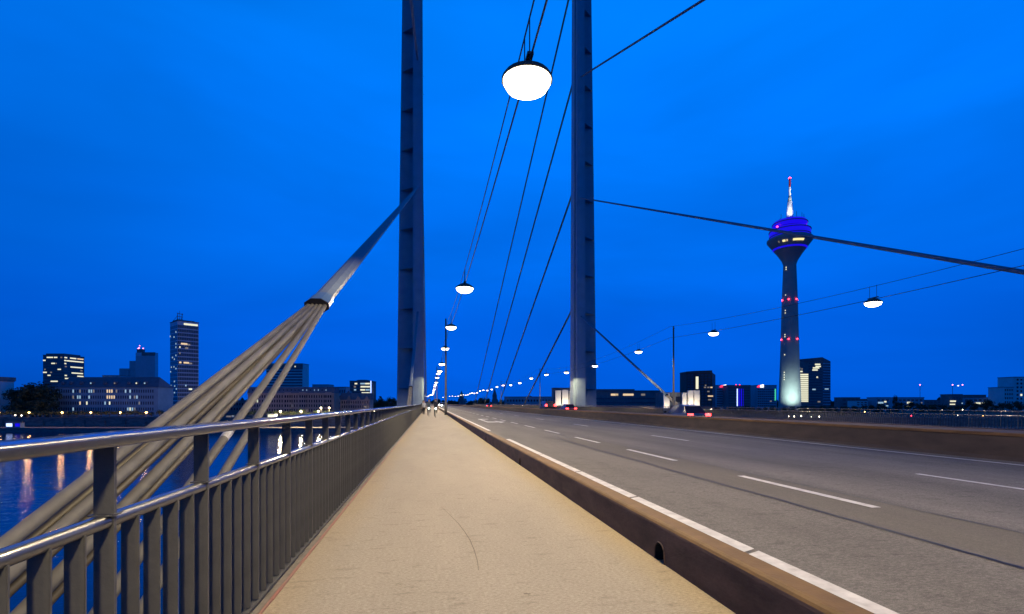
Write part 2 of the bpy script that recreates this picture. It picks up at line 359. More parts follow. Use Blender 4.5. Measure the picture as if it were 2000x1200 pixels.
# painted markings
def sheet(b, x0, x1, y0, y1, z=.19, sk=0): b.add([(x0,y0,z),(x1,y0+sk,z),(x1,y1+sk,z),(x0,y1,z)], [(0,1,2,3)])
mb = MB(); brk = [Y0, -5, -.2, 1.6, 3.94, 6.49, 9.1, 12.4, 17.8]
for a, b in zip(brk, brk[1:]): sheet(mb, 2.62, 2.775, a+.03, b-.03, sk=.08)
brk = [23.4, 45, 80, 130, 200, 300, Y1]
for a, b in zip(brk, brk[1:]): sheet(mb, 2.62, 2.775, a+.03, b-.03)
sheet(mb, 11.82, 11.97, Y0, Y1)
struct(mb.build('road_edge_lines', M['paint']))
mb = MB(); y = 5.42-5.14*8
while y < 330: sheet(mb, 5.27, 5.40, y, y+2.75); y += 5.14
y = 5.0-11.1*3
while y < 330: sheet(mb, 8.54, 8.66, y, y+2.9); y += 11.1
struct(mb.build('lane_dash_markings', M['paint']))
mb = MB()                                 # turn arrow for the oncoming lane
mb.add([(3.75,33.6,.19),(3.93,33.6,.19),(3.93,41,.19),(3.75,41,.19)], [(0,1,2,3)])
mb.add([(3.93,33.6,.19),(4.5,33.6,.19),(4.5,35.0,.19),(3.93,35.0,.19)], [(0,1,2,3)])
mb.add([(4.5,32.6,.19),(5.0,34.3,.19),(4.5,36.4,.19)], [(0,1,2)])
mb.add([(3.93,39.6,.19),(4.55,40.2,.19),(4.55,41,.19),(3.93,41,.19)], [(0,1,2,3)])
struct(mb.build('road_arrow_marking', M['paint']))
# walkway edge
mb = MB(); mb.box(-1.37, -1.165, Y0, Y1, -.018, .012); struct(mb.build('walkway_edge_strip', M['strip']))
mb = MB()
y = Y0
while y < 120:
    l = rnd.uniform(.6, 2.4); mb.box(-1.163, -1.140+rnd.uniform(-.004,.004), y, y+l-.012, -.015, .010); y += l
struct(mb.build('walkway_joint_sealant', M['red']))

# ------------------------------------------------------------------ kerb with drain holes
def kerb():
    x0, x1, h, r = 2.08, 2.295, .36, .055
    prof = [(x0,-.015),(x0,h-r)]
    for k in range(1, 5):
        t = math.pi*(1-k/8); prof.append((x0+r+r*math.cos(t), h-r+r*math.sin(t)))
    prof += [(x1-.02,h),(x1,h-.02),(x1,-.015)]
    mbk = MB(); n = len(prof)
    ys = [Y0, 16, Y1]
    a = MB().prism(prof, 'y', Y0, 30)
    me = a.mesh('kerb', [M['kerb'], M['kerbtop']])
    o = link('kerb', me)
    cutters = []
    for yc in (-3, 4.42, 11.8, 19.2, 26.6):
        cpoly = [(yc-.095,-.1),(yc+.095,-.1),(yc+.095,.075)] + [(yc+.095*math.cos(math.pi*k/10), .075+.095*math.sin(math.pi*k/10)) for k in range(1,10)] + [(yc-.095,.075)]
        cu = MB().prism(cpoly, 'x', 2.0, 2.24).build('cutter', M['black']); cutters.append(cu)
        md = o.modifiers.new('b', 'BOOLEAN'); md.object = cu; md.operation = 'DIFFERENCE'; md.solver = 'EXACT'
    bpy.context.view_layer.update()
    me2 = bpy.data.meshes.new_from_object(o.evaluated_get(bpy.context.evaluated_depsgraph_get()))
    o.modifiers.clear(); o.data = me2
    for cu in cutters: bpy.data.objects.remove(cu)
    far = MB().prism(prof, 'y', 30, Y1).mesh('kerb_far', [M['kerb'], M['kerbtop']])
    bm = bmesh.new(); bm.from_mesh(me2); bm.from_mesh(far); bm.to_mesh(me2); bm.free()
    if len(me2.materials) < 2:
        me2.materials.clear(); me2.materials.append(M['kerb']); me2.materials.append(M['kerbtop'])
    me2.materials.append(M['black'])  # drain hole insides painted black for the shade and grime in them
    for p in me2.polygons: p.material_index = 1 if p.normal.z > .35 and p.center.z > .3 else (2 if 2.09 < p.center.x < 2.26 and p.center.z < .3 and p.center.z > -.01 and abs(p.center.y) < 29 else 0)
    o.name = 'kerb'
    tag(o, 'low rusty brown steel kerb between the walkway and the road with half round drain holes', 'kerb')
    b = MB()
    for yc in (4.42, 11.8, 19.2, 26.6):       # steel lips round the drains
        pts = [(2.076, yc-.1, .0), (2.076, yc-.1, .075)] + [(2.076, yc-.1*math.cos(math.pi*k/10), .075+.1*math.sin(math.pi*k/10)) for k in range(1,10)] + [(2.076, yc+.1,.075),(2.076, yc+.1,0)]
        d = MB().tube(pts, .007, 6).build('drain_lip', M['kerb'], o)
    return o
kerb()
mb = MB(); mb.box(31.6, 31.85, Y0, Y1, -.34, .02)
tag(mb.build('kerb', M['kerb']), 'straight brown kerb beside the far side walkway beyond the median', 'kerb')
# median barrier
prof = [(12.62,.18),(12.72,.26),(12.72,.713),(14.06,.713),(14.1,.26),(14.19,.1),(14.19,-.345),(12.62,-.015)]
md_ = MB().prism(prof, 'y', Y0, Y1).build('median_barrier', M['barrier'])
tag(md_, 'long brown concrete median barrier between the two carriageways', 'barrier')
MB().box(12.69, 14.09, Y0, Y1, .715, .79).build('cap', M['bartop'], md_, bevel=.01)

# ------------------------------------------------------------------ railings
def railing(x, label, pitch, first, ya, yb, ztop, zmid, yref, sgn, smooth_n=10):
    t = thing('bridge_railing', label, 'railing', (x, 0, 0))
    # oval hand rail, round middle rail
    def rrect(w, h, r, n=5):                 # rounded bar section, half sizes
        p = []
        for cx, cz, a0 in ((w-r,h-r,0),(r-w,h-r,90),(r-w,r-h,180),(w-r,r-h,270)):
            for k in range(n+1): t_ = R(a0+90*k/n); p.append((cx+r*math.cos(t_), cz+r*math.sin(t_)))
        return p
    seg = [ya]; 
    while seg[-1] < yb: seg.append(min(yb, seg[-1]+(.5 if abs(seg[-1]) < 12 else 3 if seg[-1] < 90 else 20)))
    wr = .088 if smooth_n else .05
    for nm, sec in (('handrail', [(p, ztop-.024+q) for p, q in rrect(wr, .024, .014)]), ('middle_rail', [(p, zmid+q) for p, q in rrect(.033, .028, .0275)])):
        hr = MB().sweep(sec, seg).build(nm, M['rail'], t)
        for p in hr.data.polygons: p.use_smooth = len(p.vertices) == 4
    MB().box(-.045, .045, ya, yb, .03, .045).build('bottom_rail', M['bar'], t)
    bar = MB().box(-.034, .034, -.006, .006, .045, zmid-.012).mesh('baluster', M['bar'], bevel=.002)
    post = MB().box(-.036, .036, -.009, .009, .012, ztop-.05).box(-.045,.045,-.03,.03,zmid+.024,zmid+.030).mesh('post', M['bar'])
    ys = []; k = int((ya-first)/pitch)
    i = k
    while first+i*pitch < yb:
        if first+i*pitch > ya: ys.append((first+i*pitch, i))
        i += 1
    bars = sorted([y for y, i in ys if i % 5], key=lambda y: abs(y-yref)); posts = sorted([y for y, i in ys if i % 5 == 0], key=lambda y: abs(y-yref))
    for y in bars[:100]: link('baluster', bar, t, (0, y, 0))
    for y in posts[:100]: link('post', post, t, (0, y, 0))
    b = MB()
    for y in bars[100:]: b.box(-.034, .034, y-.006, y+.006, .045, zmid-.012)
    o = b.build('balusters_beyond', M['bar'], t); o['kind'] = 'stuff'
    b = MB()
    for y in posts[100:]: b.box(-.036, .036, y-.009, y+.009, .012, ztop-.05)
    if b.v: b.build('posts_beyond', M['bar'], t)['kind'] = 'stuff'
    return t
railing(-1.25, 'grey steel railing with flat upright bars along the near walkway', .17, 2.22, -12, 420, 1.333, .99, 6, 1)
rr_ = railing(34.75, 'thin grey railing along the far edge of the bridge behind the median', .19, 26.4, 14, 420, 1.24, .94, 30, -1, 0); rr_.location.z = -.25

# ------------------------------------------------------------------ pylons
def pylon(label, X, side):
    """T section: a box running along the bridge, a wing pointing outwards with triangular gussets"""
    Yc = 121.5; t = thing('bridge_pylon', label, 'bridge pylon', (X, Yc, 0))
    H = 112; s = side
    def P(x, y, z): return (s*x, y, z)           # x outwards
    def taper(x0, x1, y0, y1, X0, X1, Yt0, Yt1, z0, z1):
        b = MB(); vs = [P(x0,y0,z0),P(x1,y0,z0),P(x1,y1,z0),P(x0,y1,z0),P(X0,Yt0,z1),P(X1,Yt0,z1),P(X1,Yt1,z1),P(X0,Yt1,z1)]
        return b.add(vs, [(0,3,2,1),(4,5,6,7),(0,1,5,4),(1,2,6,5),(2,3,7,6),(3,0,4,7)])
    taper(-1.02, 1.12, -2.9, 2.9, -.75, 1.05, -2.0, 2.0, -18, H).build('box_shaft', M['tower'], t)
    taper(-1.45, -1.021, -1.1, 2.2, -1.0, -.752, -.8, 1.6, -18, H-1).build('inner_flange', M['tower'], t)
    taper(1.121, 5.1, .3, .9, 1.05, 3.4, .2, .6, -18, H-1).build('wing', M['tower2'], t)
    z = 4.9; i = 0
    while z < H-6:
        f = (z+18)/(H+18); w = 5.0+(3.3-5.0)*f; yf = -2.6+.75*f; yi = .298-.098*f
        bx = 1.122-.07*f
        poly = [P(bx,yf,0)[:2], P(w,yi-.02,0)[:2], P(bx,yi-.02,0)[:2]]
        MB().prism(poly, 'z', z, z+.10).build('gusset', M['tower2'], t); z += 9.2
    b = MB()
    b.box(min(s*-1.6, s*5.4), max(s*-1.6, s*5.4), -3.4, 3.4, -19, -4); b.build('pier_base', M['concrete'], t)
    return t
XL, XR = -2.8, 35.8
pylon('grey steel bridge pylon on the left, beside the near walkway railing', XL, -1)
pylon('grey steel bridge pylon on the right, beyond the median', XR, 1)

# ------------------------------------------------------------------ stay cables
def stay(label, X, att, anchor_y, inward, group, clamp_d=9.2):
    """rope bundle from the pylon down to a collar, then a fan of sheathed strands to the deck edge"""
    A = Vector((X, att[0], att[1]+EYE)); sgn = 1 if att[0] > anchor_y else -1
    anc = Vector((X, anchor_y, 0)); d = (A-anc).normalized(); cl = anc + d*clamp_d*1.05
    t = thing('stay_cable', label, 'stay cable', anc, 0, group)
    o = -anc
    a = cl+o; tight = 1 if clamp_d > 9 else .55
    MB().tube([A+o, a], .235, 8, flat=(1.08, .66)).build('rope_bundle', M['cable'], t)
    MB().tube([a-d*.05, a+d*.75], [.285, .262], 8, flat=(1.08, .68)).build('collar', M['collar'], t)
    MB().tube([a-d*.11, a-d*.051], [.292, .288], 8, flat=(1.08, .68)).build('collar_seal', M['black'], t)
    for row in (0, 1):
        for k in range(5 if row == 0 else 3):
            sl = (.372, .388, .416, .478, .525)[k]; sl = .435+(sl-.435)*tight    # fan of slopes
            dd = Vector((0, -sgn, -sl)).normalized()
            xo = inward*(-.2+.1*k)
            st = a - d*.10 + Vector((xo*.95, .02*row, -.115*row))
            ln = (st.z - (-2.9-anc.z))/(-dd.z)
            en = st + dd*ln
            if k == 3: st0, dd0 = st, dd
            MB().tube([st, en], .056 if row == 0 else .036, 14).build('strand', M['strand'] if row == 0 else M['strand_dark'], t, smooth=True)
    if 'fanning' in label:
        MB().tube([st0+dd0*6.55, st0+dd0*6.75], .0575, 14).build('white_tag', M['paint'], t)
    MB().box(-.6, .6, -7.5, 5.5, -3.9, -2.75).build('anchor_block', M['deck'], t, bevel=.05)
    return t
ORD = ['lowest', 'second lowest', 'third', 'topmost']
for side, X, inw, w in ((0, XL, 1, 'left'), (1, XR, -1, 'right')):
    near = [((118.6, 20.8), 67.5), ((118.6, 49.2), 4.67), ((118.8, 78.4), -60), ((119, 106), -124)]
    far = [((124.2, 24.8), 197), ((124.2, 54.2), 270), ((124, 82), 343), ((123.8, 108), 420)]
    labs_l = ['short stay cable reaching the deck edge just before the left pylon', 'thick stay cable fanning into beige strands beside the near railing, largest in view',
              'stay cable climbing out of the top of the picture along the left pylon', 'uppermost stay cable of the left pylon running back over the camera']
    labs_r = ['stay cable sloping from the right pylon down to the white pillars behind the lamp post', 'long dark stay cable crossing in front of the slender television tower',
              'dark stay cable leaving the picture at the top right from the right pylon', 'uppermost stay cable of the right pylon running back over the camera']
    for k, (att, ay) in enumerate(near):
        stay((labs_r if side else labs_l)[k], X, att, ay, inw, 'stay cables towards the camera', 9.2 if side == 0 else 6.5)
    fl = ['lowest of the four stay cables left of the right pylon', 'second lowest of the four stay cables left of the right pylon', 'third from the bottom of the four stay cables left of the right pylon', 'highest of the four stay cables left of the right pylon, passing the big street lamp']
    for k, (att, ay) in enumerate(far):
        stay(fl[k] if side else ORD[k]+' of the stay cables hidden behind the left pylon', X, att, ay, inw, 'stay cables beyond the pylons', 6.5)

# ------------------------------------------------------------------ street lamps on wires, masts
def wire_z(y):                               # lower wire, upper wire (world z)
    k = math.floor((y+20)/84); m = 22+84*k; q = (y-m)**2
    return 7.12+.00074*q+EYE+.28, 8.30+.00108*q+EYE
def bend(y): return -((max(0, y-420))/100)**2*4.0
LX = {0: 2.15, 1: 31.5}
def lamp_proto():
    t = thing('hanging_street_lamp', 'x', 'street lamp', (0,0,0))
    b = MB().lathe([(.06,.30),(.16,.29),(.34,.21),(.52,.09),(.57,.02),(.57,-.035),(.545,-.035),(.54,.015),(.40,.02)], 24); b.build('housing', M['housing'], t, smooth=True)
    MB().lathe([(.538,.012),(.53,-.07),(.46,-.19),(.30,-.285),(.08,-.315)], 20).build('diffuser', M['lamp'], t, smooth=True)
    ld = bpy.data.lights.new('lamp_light', 'SPOT'); ld.spot_size = R(168); ld.spot_blend = .12; ld.shadow_soft_size = .40; ld.energy = 4550; ld.color = (1.0, .80, .465)
    # road luminaire optics: throws further along the road than across it
    ld.use_nodes = True; lt = ld.node_tree; em = lt.nodes['Emission']; ge = lt.nodes.new('ShaderNodeNewGeometry'); sx_ = lt.nodes.new('ShaderNodeSeparateXYZ')
    lt.links.new(ge.outputs['Incoming'], sx_.inputs[0])
    def mth(op, a, b):
        n = lt.nodes.new('ShaderNodeMath'); n.operation = op
        for i_, q in enumerate((a, b)):
            if hasattr(q, 'links'): lt.links.new(q, n.inputs[i_])
            else: n.inputs[i_].default_value = q
        return n.outputs[0]
    yy_ = mth('MULTIPLY', sx_.outputs['Y'], sx_.outputs['Y']); xx_ = mth('MULTIPLY', sx_.outputs['X'], sx_.outputs['X'])
    st_ = mth('MAXIMUM', mth('SUBTRACT', mth('ADD', mth('MULTIPLY', yy_, 2.4), .8), mth('MULTIPLY', xx_, .62)), .08)
    zz_ = mth('MINIMUM', mth('MULTIPLY', mth('ABSOLUTE', sx_.outputs['Z'], 0), 2.0), 1.0)      # cut-off towards the horizontal
    st_ = mth('MULTIPLY', st_, zz_)
    lt.links.new(st_, em.inputs['Strength'])
    lo_ = bpy.data.objects.new('lamp_light', ld); C.objects.link(lo_); lo_.parent = t; lo_.location = (0,0,-.36)
    MB().tube([(0,-.30,.22),(0,-.30,1.2)], .014, 5).build('hanger', M['wire'], t)
    MB().tube([(0,.30,.22),(0,.30,1.2)], .014, 5).build('hanger', M['wire'], t)
    MB().box(-.07,.07,-.42,.42,.30,.36).build('clamp_bar', M['housing'], t)
    return t
LP = lamp_proto(); used = [False]
LAB = {(0,0): 'biggest glaring street lamp hanging over the walkway beside the right pylon top', (0,1): 'second glaring street lamp over the walkway, above the dark lamp mast',
       (0,2): 'hanging street lamp just right of the dark mast beside the walkway', (0,3): 'hanging street lamp just left of the dark mast beside the walkway',
       (1,1): 'hanging street lamp in front of the sky right of the television tower', (1,2): 'hanging street lamp between the right mast and the television tower',
       (1,3): 'hanging street lamp left of the thin mast on the right, above the sloping cable', (1,4): 'hanging street lamp glowing at the edge of the right pylon',
       (1,5): 'hanging street lamp just left of the right pylon', (1,6): 'hanging street lamp second to the left of the right pylon'}
for side in (0, 1):
    for k in range(-2, 30):
        y = 11.3+21*k
        if side == 1 and k < 0: continue
        if side == 1 and k == 0: continue
        lo, up = wire_z(y); x = LX[side]+bend(y)
        o = LP if not used[0] else copy_tree(LP); used[0] = True
        lab = LAB.get((side, k))
        if not lab:
            if k < 0: lab = 'hanging street lamp over the walkway behind the camera'
            else: lab = ('small far street lamp in the dense row above the left walkway end', 'small far street lamp in the long row left of the right pylon')[side]
        place(o, (x, y, lo-.22), 0, lab, ('street lamps over the near walkway', 'street lamps over the far side of the road')[side])
def mast(X, Y, label):
    t = thing('lamp_mast', label, 'mast', (X, Y, 0 if X < 10 else -.24), 0, 'masts carrying the lamp wires')
    b = MB().lathe([(.17,0),(.17,.9),(.14,1.0),(.12,4),(.095,11.9),(.05,11.95)], 14).build('pole', M['pole'], t, smooth=True)
    MB().box(-.2,.2,-.2,.2,0,.04).build('base_plate', M['pole'], t)
    MB().box(-.05,.05,-.17,-.10,.5,.85).build('service_door', M['housing'], t)
    MB().tube([(0,-.35,11.6),(0,.35,11.6)], .03, 6).build('wire_bracket', M['pole'], t)
    for z in (2.6, 3.1): MB().lathe([(.15,z),(.15,z+.12)], 12).build('clamp_band', M['pole'], t)
    return t
ML = {0: ['dark lamp mast standing on the kerb side of the near walkway', 'faint far lamp mast in the walkway lamp row', 'most distant lamp mast of the walkway row'],
      1: ['thin tall mast on the far side walkway, left of the dark office tower', 'thin mast left of the right pylon, nearer one', 'thin mast left of the right pylon, farther one']}
for side in (0, 1):
    for i, k in enumerate((0, 1, 2)):
        Y = 64+84*k; X = (1.93 if side == 0 else 32.05)
        mast(X, Y, ML[side][i])
    for k in range(-1, 3):
        ya, yb = -20+84*(k+0), 64+84*k
        ya, yb = -20+84*(k+1)-84, 64+84*(k+1)-84
        for which in (0, 1):
            pts = [(LX[side], y, wire_z(min(max(y, ya+.01), yb-.01))[which]) for y in [ya+(yb-ya)*i/28 for i in range(29)]]
            o = MB().tube(pts, .018 if which else .022, 5).build('suspension_wire', M['wire'])
            nm = {-1: 'behind the camera', 0: 'nearest the camera', 1: 'just beyond the first mast', 2: 'beyond the second mast'}[k]
            tag(o, ('lower', 'upper')[which] + ' lamp wire over the ' + ('near walkway, ' if side == 0 else 'far walkway, ') + nm, 'wire', 'wires holding the street lamps')

# ------------------------------------------------------------------ stains on the walkway
def stain(name, pts, w, z, label):
    vs = []; fs = []; n = len(pts)
    for i, p in enumerate(pts):
        p = Vector(p); d = (Vector(pts[min(i+1,n-1)])-Vector(pts[max(i-1,0)])).normalized(); a = Vector((-d.y, d.x, 0)); ww = w*(.35+.65*math.sin(math.pi*(i+.3)/(n-.4)))
        vs += [(*(p+a*ww/2).xy, z), (*(p-a*ww/2).xy, z)]
    for i in range(n-1): fs.append((2*i,2*i+1,2*i+3,2*i+2))
    o = MB().add(vs, fs).build(name, M['mark'])
    return struct(o)
M['mark'] = mat('walkway_dark_mark', (.17, .14, .105), .9, noise=.2, nscale=30)
def gp(px, py, z=0):
    v = (EYE-z)*1000/(py-788); w_ = W((px-1000)/1000*v, v, z); return (w_.x, w_.y, 0)
stain('walkway_curved_crack', [gp(*p) for p in ((861,990),(878,1006),(895,1023),(908,1040),(918,1056),(926,1075),(932,1095),(935,1115))], .010, .0035, '')
for p, w in (((780,1142),.03),((1030,1161),.05),((957,974),.04),((920,950),.03),((1034,1000),.02),((700,1003),.03)):
    a = gp(*p); stain('walkway_spot', [(a[0]-.028, a[1], 0), (a[0]-.012, a[1]+.008, 0), (a[0]+.01, a[1]-.006, 0), (a[0]+.026, a[1], 0)], w*.5, .0035, '')

# ------------------------------------------------------------------ trees
def tree_mesh(seed, h, w, n, trunk_h):
    r = random.Random(seed); tb = MB(); cb = MB()
    tb.tube([(0,0,0),(.03*h*r.uniform(-1,1),0,trunk_h),(0,.02*h,h*.72)], [.03*h,.022*h,.008*h], 7)
    cl = []
    for k in range(9):
        a = r.uniform(0, 6.28); z = r.uniform(trunk_h/h+.08, .85)*h; q = w*.36*(1-.5*abs(z/h-.55))
        tip = (math.cos(a)*q, math.sin(a)*q, z); tb.tube([(0,0,max(trunk_h*.8, z-.22*h)), tip], [.010*h,.004*h], 5)
        cl.append((Vector(tip), r.uniform(.16,.27)*w))
    cl.append((Vector((0,0,h*.82)), .26*w)); cl.append((Vector((0,0,h*.6)), .36*w))
    for i in range(n):
        ctr, rad = r.choice(cl)
        d = Vector((r.gauss(0,1), r.gauss(0,1), r.gauss(0,.8))).normalized()*rad*r.uniform(.35,1.12)
        p = ctr+d; s = r.uniform(.035,.075)*w
        nrm = (d.normalized()+Vector((r.uniform(-1,1),r.uniform(-1,1),r.uniform(-.3,1)))*.7).normalized()
        a = nrm.orthogonal().normalized(); b = nrm.cross(a); t = r.uniform(0,6.28); a, b = a*math.cos(t)+b*math.sin(t), b*math.cos(t)-a*math.sin(t)
        cb.add([p-a*s, p-b*s*.6, p+a*s, p+b*s*.6], [(0,1,2,3)])
    return tb, cb
PT = []
for i, (h, w, n, th) in enumerate(((14, 11, 900, 2.5), (17, 12, 1000, 3), (11, 10, 700, 2), (5.2, 5.6, 420, 1.9))):
    tb, cb = tree_mesh(20+i, h, w, n, th)
    PT.append((tb.mesh('trunk', M['bark'], True), cb.mesh('crown', M['leafdark'] if i < 3 else M['leaf'])))
def tree(kind, px, v, label, group, s=1.0, name='broadleaf_tree', z=GZ):
    p = W((px-1000)/1000*v, v, z)
    t = thing(name, label, 'tree', p, rnd.uniform(0, 6.28), group); t.scale = (s, s, s*rnd.uniform(.92, 1.08))
    link('trunk', PT[kind][0], t); link('crown', PT[kind][1], t)
    return t
for px, v, k, s in ((36,392,1,1.35),(50,396,1,1.55),(64,388,1,1.5),(78,395,1,1.5),(91,390,1,1.4),(42,380,2,1.3),(70,379,2,1.3),(95,384,2,1.2)):
    tree(k, px, v, 'dense dark tree in the clump left of the long hip roofed office building', 'trees left of the long office building', s)
for i in range(22):
    tree(3, 4+i*16.2, 362, 'small clipped tree in the promenade row in front of the long office building', 'clipped promenade trees on the left', rnd.uniform(.9,1.1), 'promenade_tree')
for i in range(13):
    tree(3, 480+i*15.4, 366, 'small clipped tree in the promenade row in front of the sandstone building', 'clipped promenade trees before the sandstone building', rnd.uniform(.85,1.15), 'promenade_tree')
for px, v, k, s in ((742,520,1,.95),(752,515,0,1.0),(762,525,1,1.0),(733,540,0,.9)):
    tree(k, px, v, 'dark round tree just left of the left pylon foot', 'trees left of the left pylon', s)
for px, v, k, s in ((939,520,0,1.1),(946,515,1,1.0),(932,530,2,1.1),(974,560,2,1.0),(987,560,2,1.0),(920,540,2,.9),(1003,575,2,1.0)):
    tree(k, px, v, 'dark tree behind the road end, left of the right pylon', 'trees behind the road end', s)
for i in range(30):
    px = 1402+i*11.5+rnd.uniform(-4,4)
    tree(rnd.choice((0,2,2)), px, rnd.uniform(430,500), 'dark tree in the row at the foot of the television tower', 'trees around the television tower foot', rnd.uniform(.55,.8))
for i in range(22):
    px = 1745+i*12.4+rnd.uniform(-4,4)
    tree(rnd.choice((0,1,2)), px, rnd.uniform(480,640), 'dark tree in the row before the low buildings at the right edge', 'trees before the low buildings on the right', rnd.uniform(.6,.95))
tree(1, 1748, 640, 'tall slim dark poplar standing among the low buildings on the right', None, 1.0, 'poplar_tree').scale = (.45,.45,1.25)
# far wood along the horizon
b = MB(); r2 = random.Random(3)
for i in range(5200):
    px = r2.uniform(-150, 2200); v = r2.uniform(1150, 1450); z = GZ + abs(r2.gauss(0, 5))+r2.uniform(0,8)
    u = (px-1000)/1000*v; s = r2.uniform(2.5, 7); a = r2.uniform(0, 3)
    ax, az = math.cos(a)*s, math.sin(a)*s
    b.add([(u-ax,v,z-az),(u+az*.7,v+r2.uniform(-2,2),z-ax*.7),(u+ax,v,z+az),(u-az*.7,v+r2.uniform(-2,2),z+ax*.7)], [(0,1,2,3)])
tag(frame_obj(b.build('far_wood', M['farwood'])), 'dark far wood along the horizon', 'wood', kind='stuff')

# ------------------------------------------------------------------ buildings
WINS = {}
def win_mesh(w, h, m, d=.12):
    k = (round(w,2), round(h,2), m, d)
    if k not in WINS: WINS[k] = MB().box(-w/2, w/2, -d, .02, -h/2, h/2).mesh('window', M[m])
    return WINS[k]
class Bld:
    def __init__(s, name, label, cat, px0, px1, ytop, v, depth, wall, roof='b_slate', rot=0, group=None, base=GZ, flat=True):
        s.v = v; s.w = (px1-px0)/1000*v/math.cos(rot); s.H = (788-ytop)/1000*v+EYE-base; s.depth = depth; s.cnt = {}; s.over = {}
        p = W((px0-1000)/1000*v, v, base)
        s.t = thing(name, label, cat, p, RZF+rot, group)
        s.wall = MB().box(0, s.w, 0, depth, -1, s.H).build('wall', M[wall], s.t)
        if flat:
            MB().box(-.4, s.w+.4, -.4, depth+.4, s.H+.002, s.H+.6).build('roof', M[roof], s.t)
    def part(s, mb, name, m, label=None):
        o = mb.build(name, M[m] if isinstance(m, str) else m, s.t)
        if label: o['label'] = label
        return o
    def win(s, x, z, w, h, m='glass', face='f', name='window', d=.12):
        n = s.cnt.get(name, 0); s.cnt[name] = n+1
        me = win_mesh(w, h, m, d)
        if face == 'f': loc, rz = (x, 0, z), 0
        elif face == 'l': loc, rz = (0, x, z), -math.pi/2
        else: loc, rz = (s.w, x, z), math.pi/2
        if n >= 100:
            bb = s.over.setdefault((name, m), MB()); Rm = Matrix.Rotation(rz, 4, 'Z')
            base = len(bb.v); vs = [Rm @ vv.co + Vector(loc) for vv in me.vertices]
            bb.add(vs, [tuple(p.vertices) for p in me.polygons]); return None
        o = link(name, me, s.t, loc); o.rotation_euler = (0,0,rz); return o
    def done(s):
        for (name, m), bb in s.over.items():
            bb.build(name+'_rest', M[m], s.t)['kind'] = 'stuff'
    def grid(s, nx, nz, z0, z1, ww, wh, lit=None, face='f', x0=None, x1=None, m='glass', order=None):
        L = s.w if face == 'f' else s.depth
        x0 = .04*L if x0 is None else x0; x1 = .96*L if x1 is None else x1
        cells = [(i, j) for j in range(nz) for i in range(nx)]
        cells.sort(key=lambda q: 0 if (lit and q in lit) else 1)
        for i, j in cells:
            x = x0+(x1-x0)*(i+.5)/nx; z = z0+(z1-z0)*(j+.5)/nz
            s.win(x, z, (x1-x0)/nx*ww, (z1-z0)/nz*wh, (lit or {}).get((i, j), m), face)
def hip(s, z, h, over=.5, inset=None):
    w, d = s.w, s.depth; i = inset if inset is not None else d/2
    return MB().add([(-over,-over,z),(w+over,-over,z),(w+over,d+over,z),(-over,d+over,z),(i,d/2,z+h),(w-i,d/2,z+h)], [(0,1,5,4),(1,2,5),(2,3,4,5),(3,0,4),(0,3,2,1)])

# --- left bank
b = Bld('office_building', 'pale flat building cut by the left edge of the picture', 'office building', -70, -18, 744, 385, 18, 'b_pale')
b.grid(10, 5, 4, b.H-2, .35, .45, None); b.part(MB().box(b.w*.35, b.w*.98, 4, 20, b.H+.61, b.H+3.4), 'roof_plant', 'b_dark'); b.done()

b = Bld('long_office_building', 'long low office building with slate hip roof and rows of small windows', 'office building', 106, 309, 757, 405, 18, 'b_grey', flat=False)
b.part(hip(b, b.H+.002, 8.6, .6, 5), 'roof', 'b_slate')
lit = {}
for i, j, m in ((6,3,'coolwin'),(9,3,'dimwin'),(13,3,'coolwin'),(14,3,'coolwin'),(15,3,'dimwin'),(21,3,'warmwin'),(22,3,'warmwin'),(23,3,'warmwin'),(25,3,'dimwin'),(29,3,'coolwin'),(31,3,'coolwin'),
                (6,2,'dimwin'),(8,2,'coolwin'),(9,2,'coolwin'),(13,2,'coolwin'),(21,2,'warmwin'),(22,2,'warmwin'),(23,2,'warmwin'),(24,2,'warmwin'),(31,2,'coolwin'),(33,2,'dimwin'),(34,2,'coolwin'),
                (9,1,'warmwin'),(12,1,'whitewin'),(20,1,'coolwin'),(22,1,'whitewin'),(35,1,'dimwin'),(6,0,'coolwin'),(30,0,'coolwin'),(31,0,'whitewin'),(32,0,'coolwin'),(33,0,'dimwin')): lit[(i,j)] = m
b.grid(42, 4, 3.5, b.H-.6, .5, .52, lit, m='glass2')
for px in (6,14,24,34,47,57,70,78,86): 
    x = px/100*b.w; b.part(MB().prism([(x-.9,b.H+2.4),(x+.9,b.H+2.4),(x+.9,b.H+4.2),(x,b.H+5.1),(x-.9,b.H+4.2)], 'y', 1.1, 5), 'dormer', 'b_slate')
for px, m in ((34,'coolwin'),(57,'dimwin'),(78,'whitewin'),(86,'coolwin')):
    x = px/100*b.w; b.part(MB().box(x-.5,x+.5,1.02,1.09,b.H+2.8,b.H+3.9), 'dormer_window', m)
b.done()

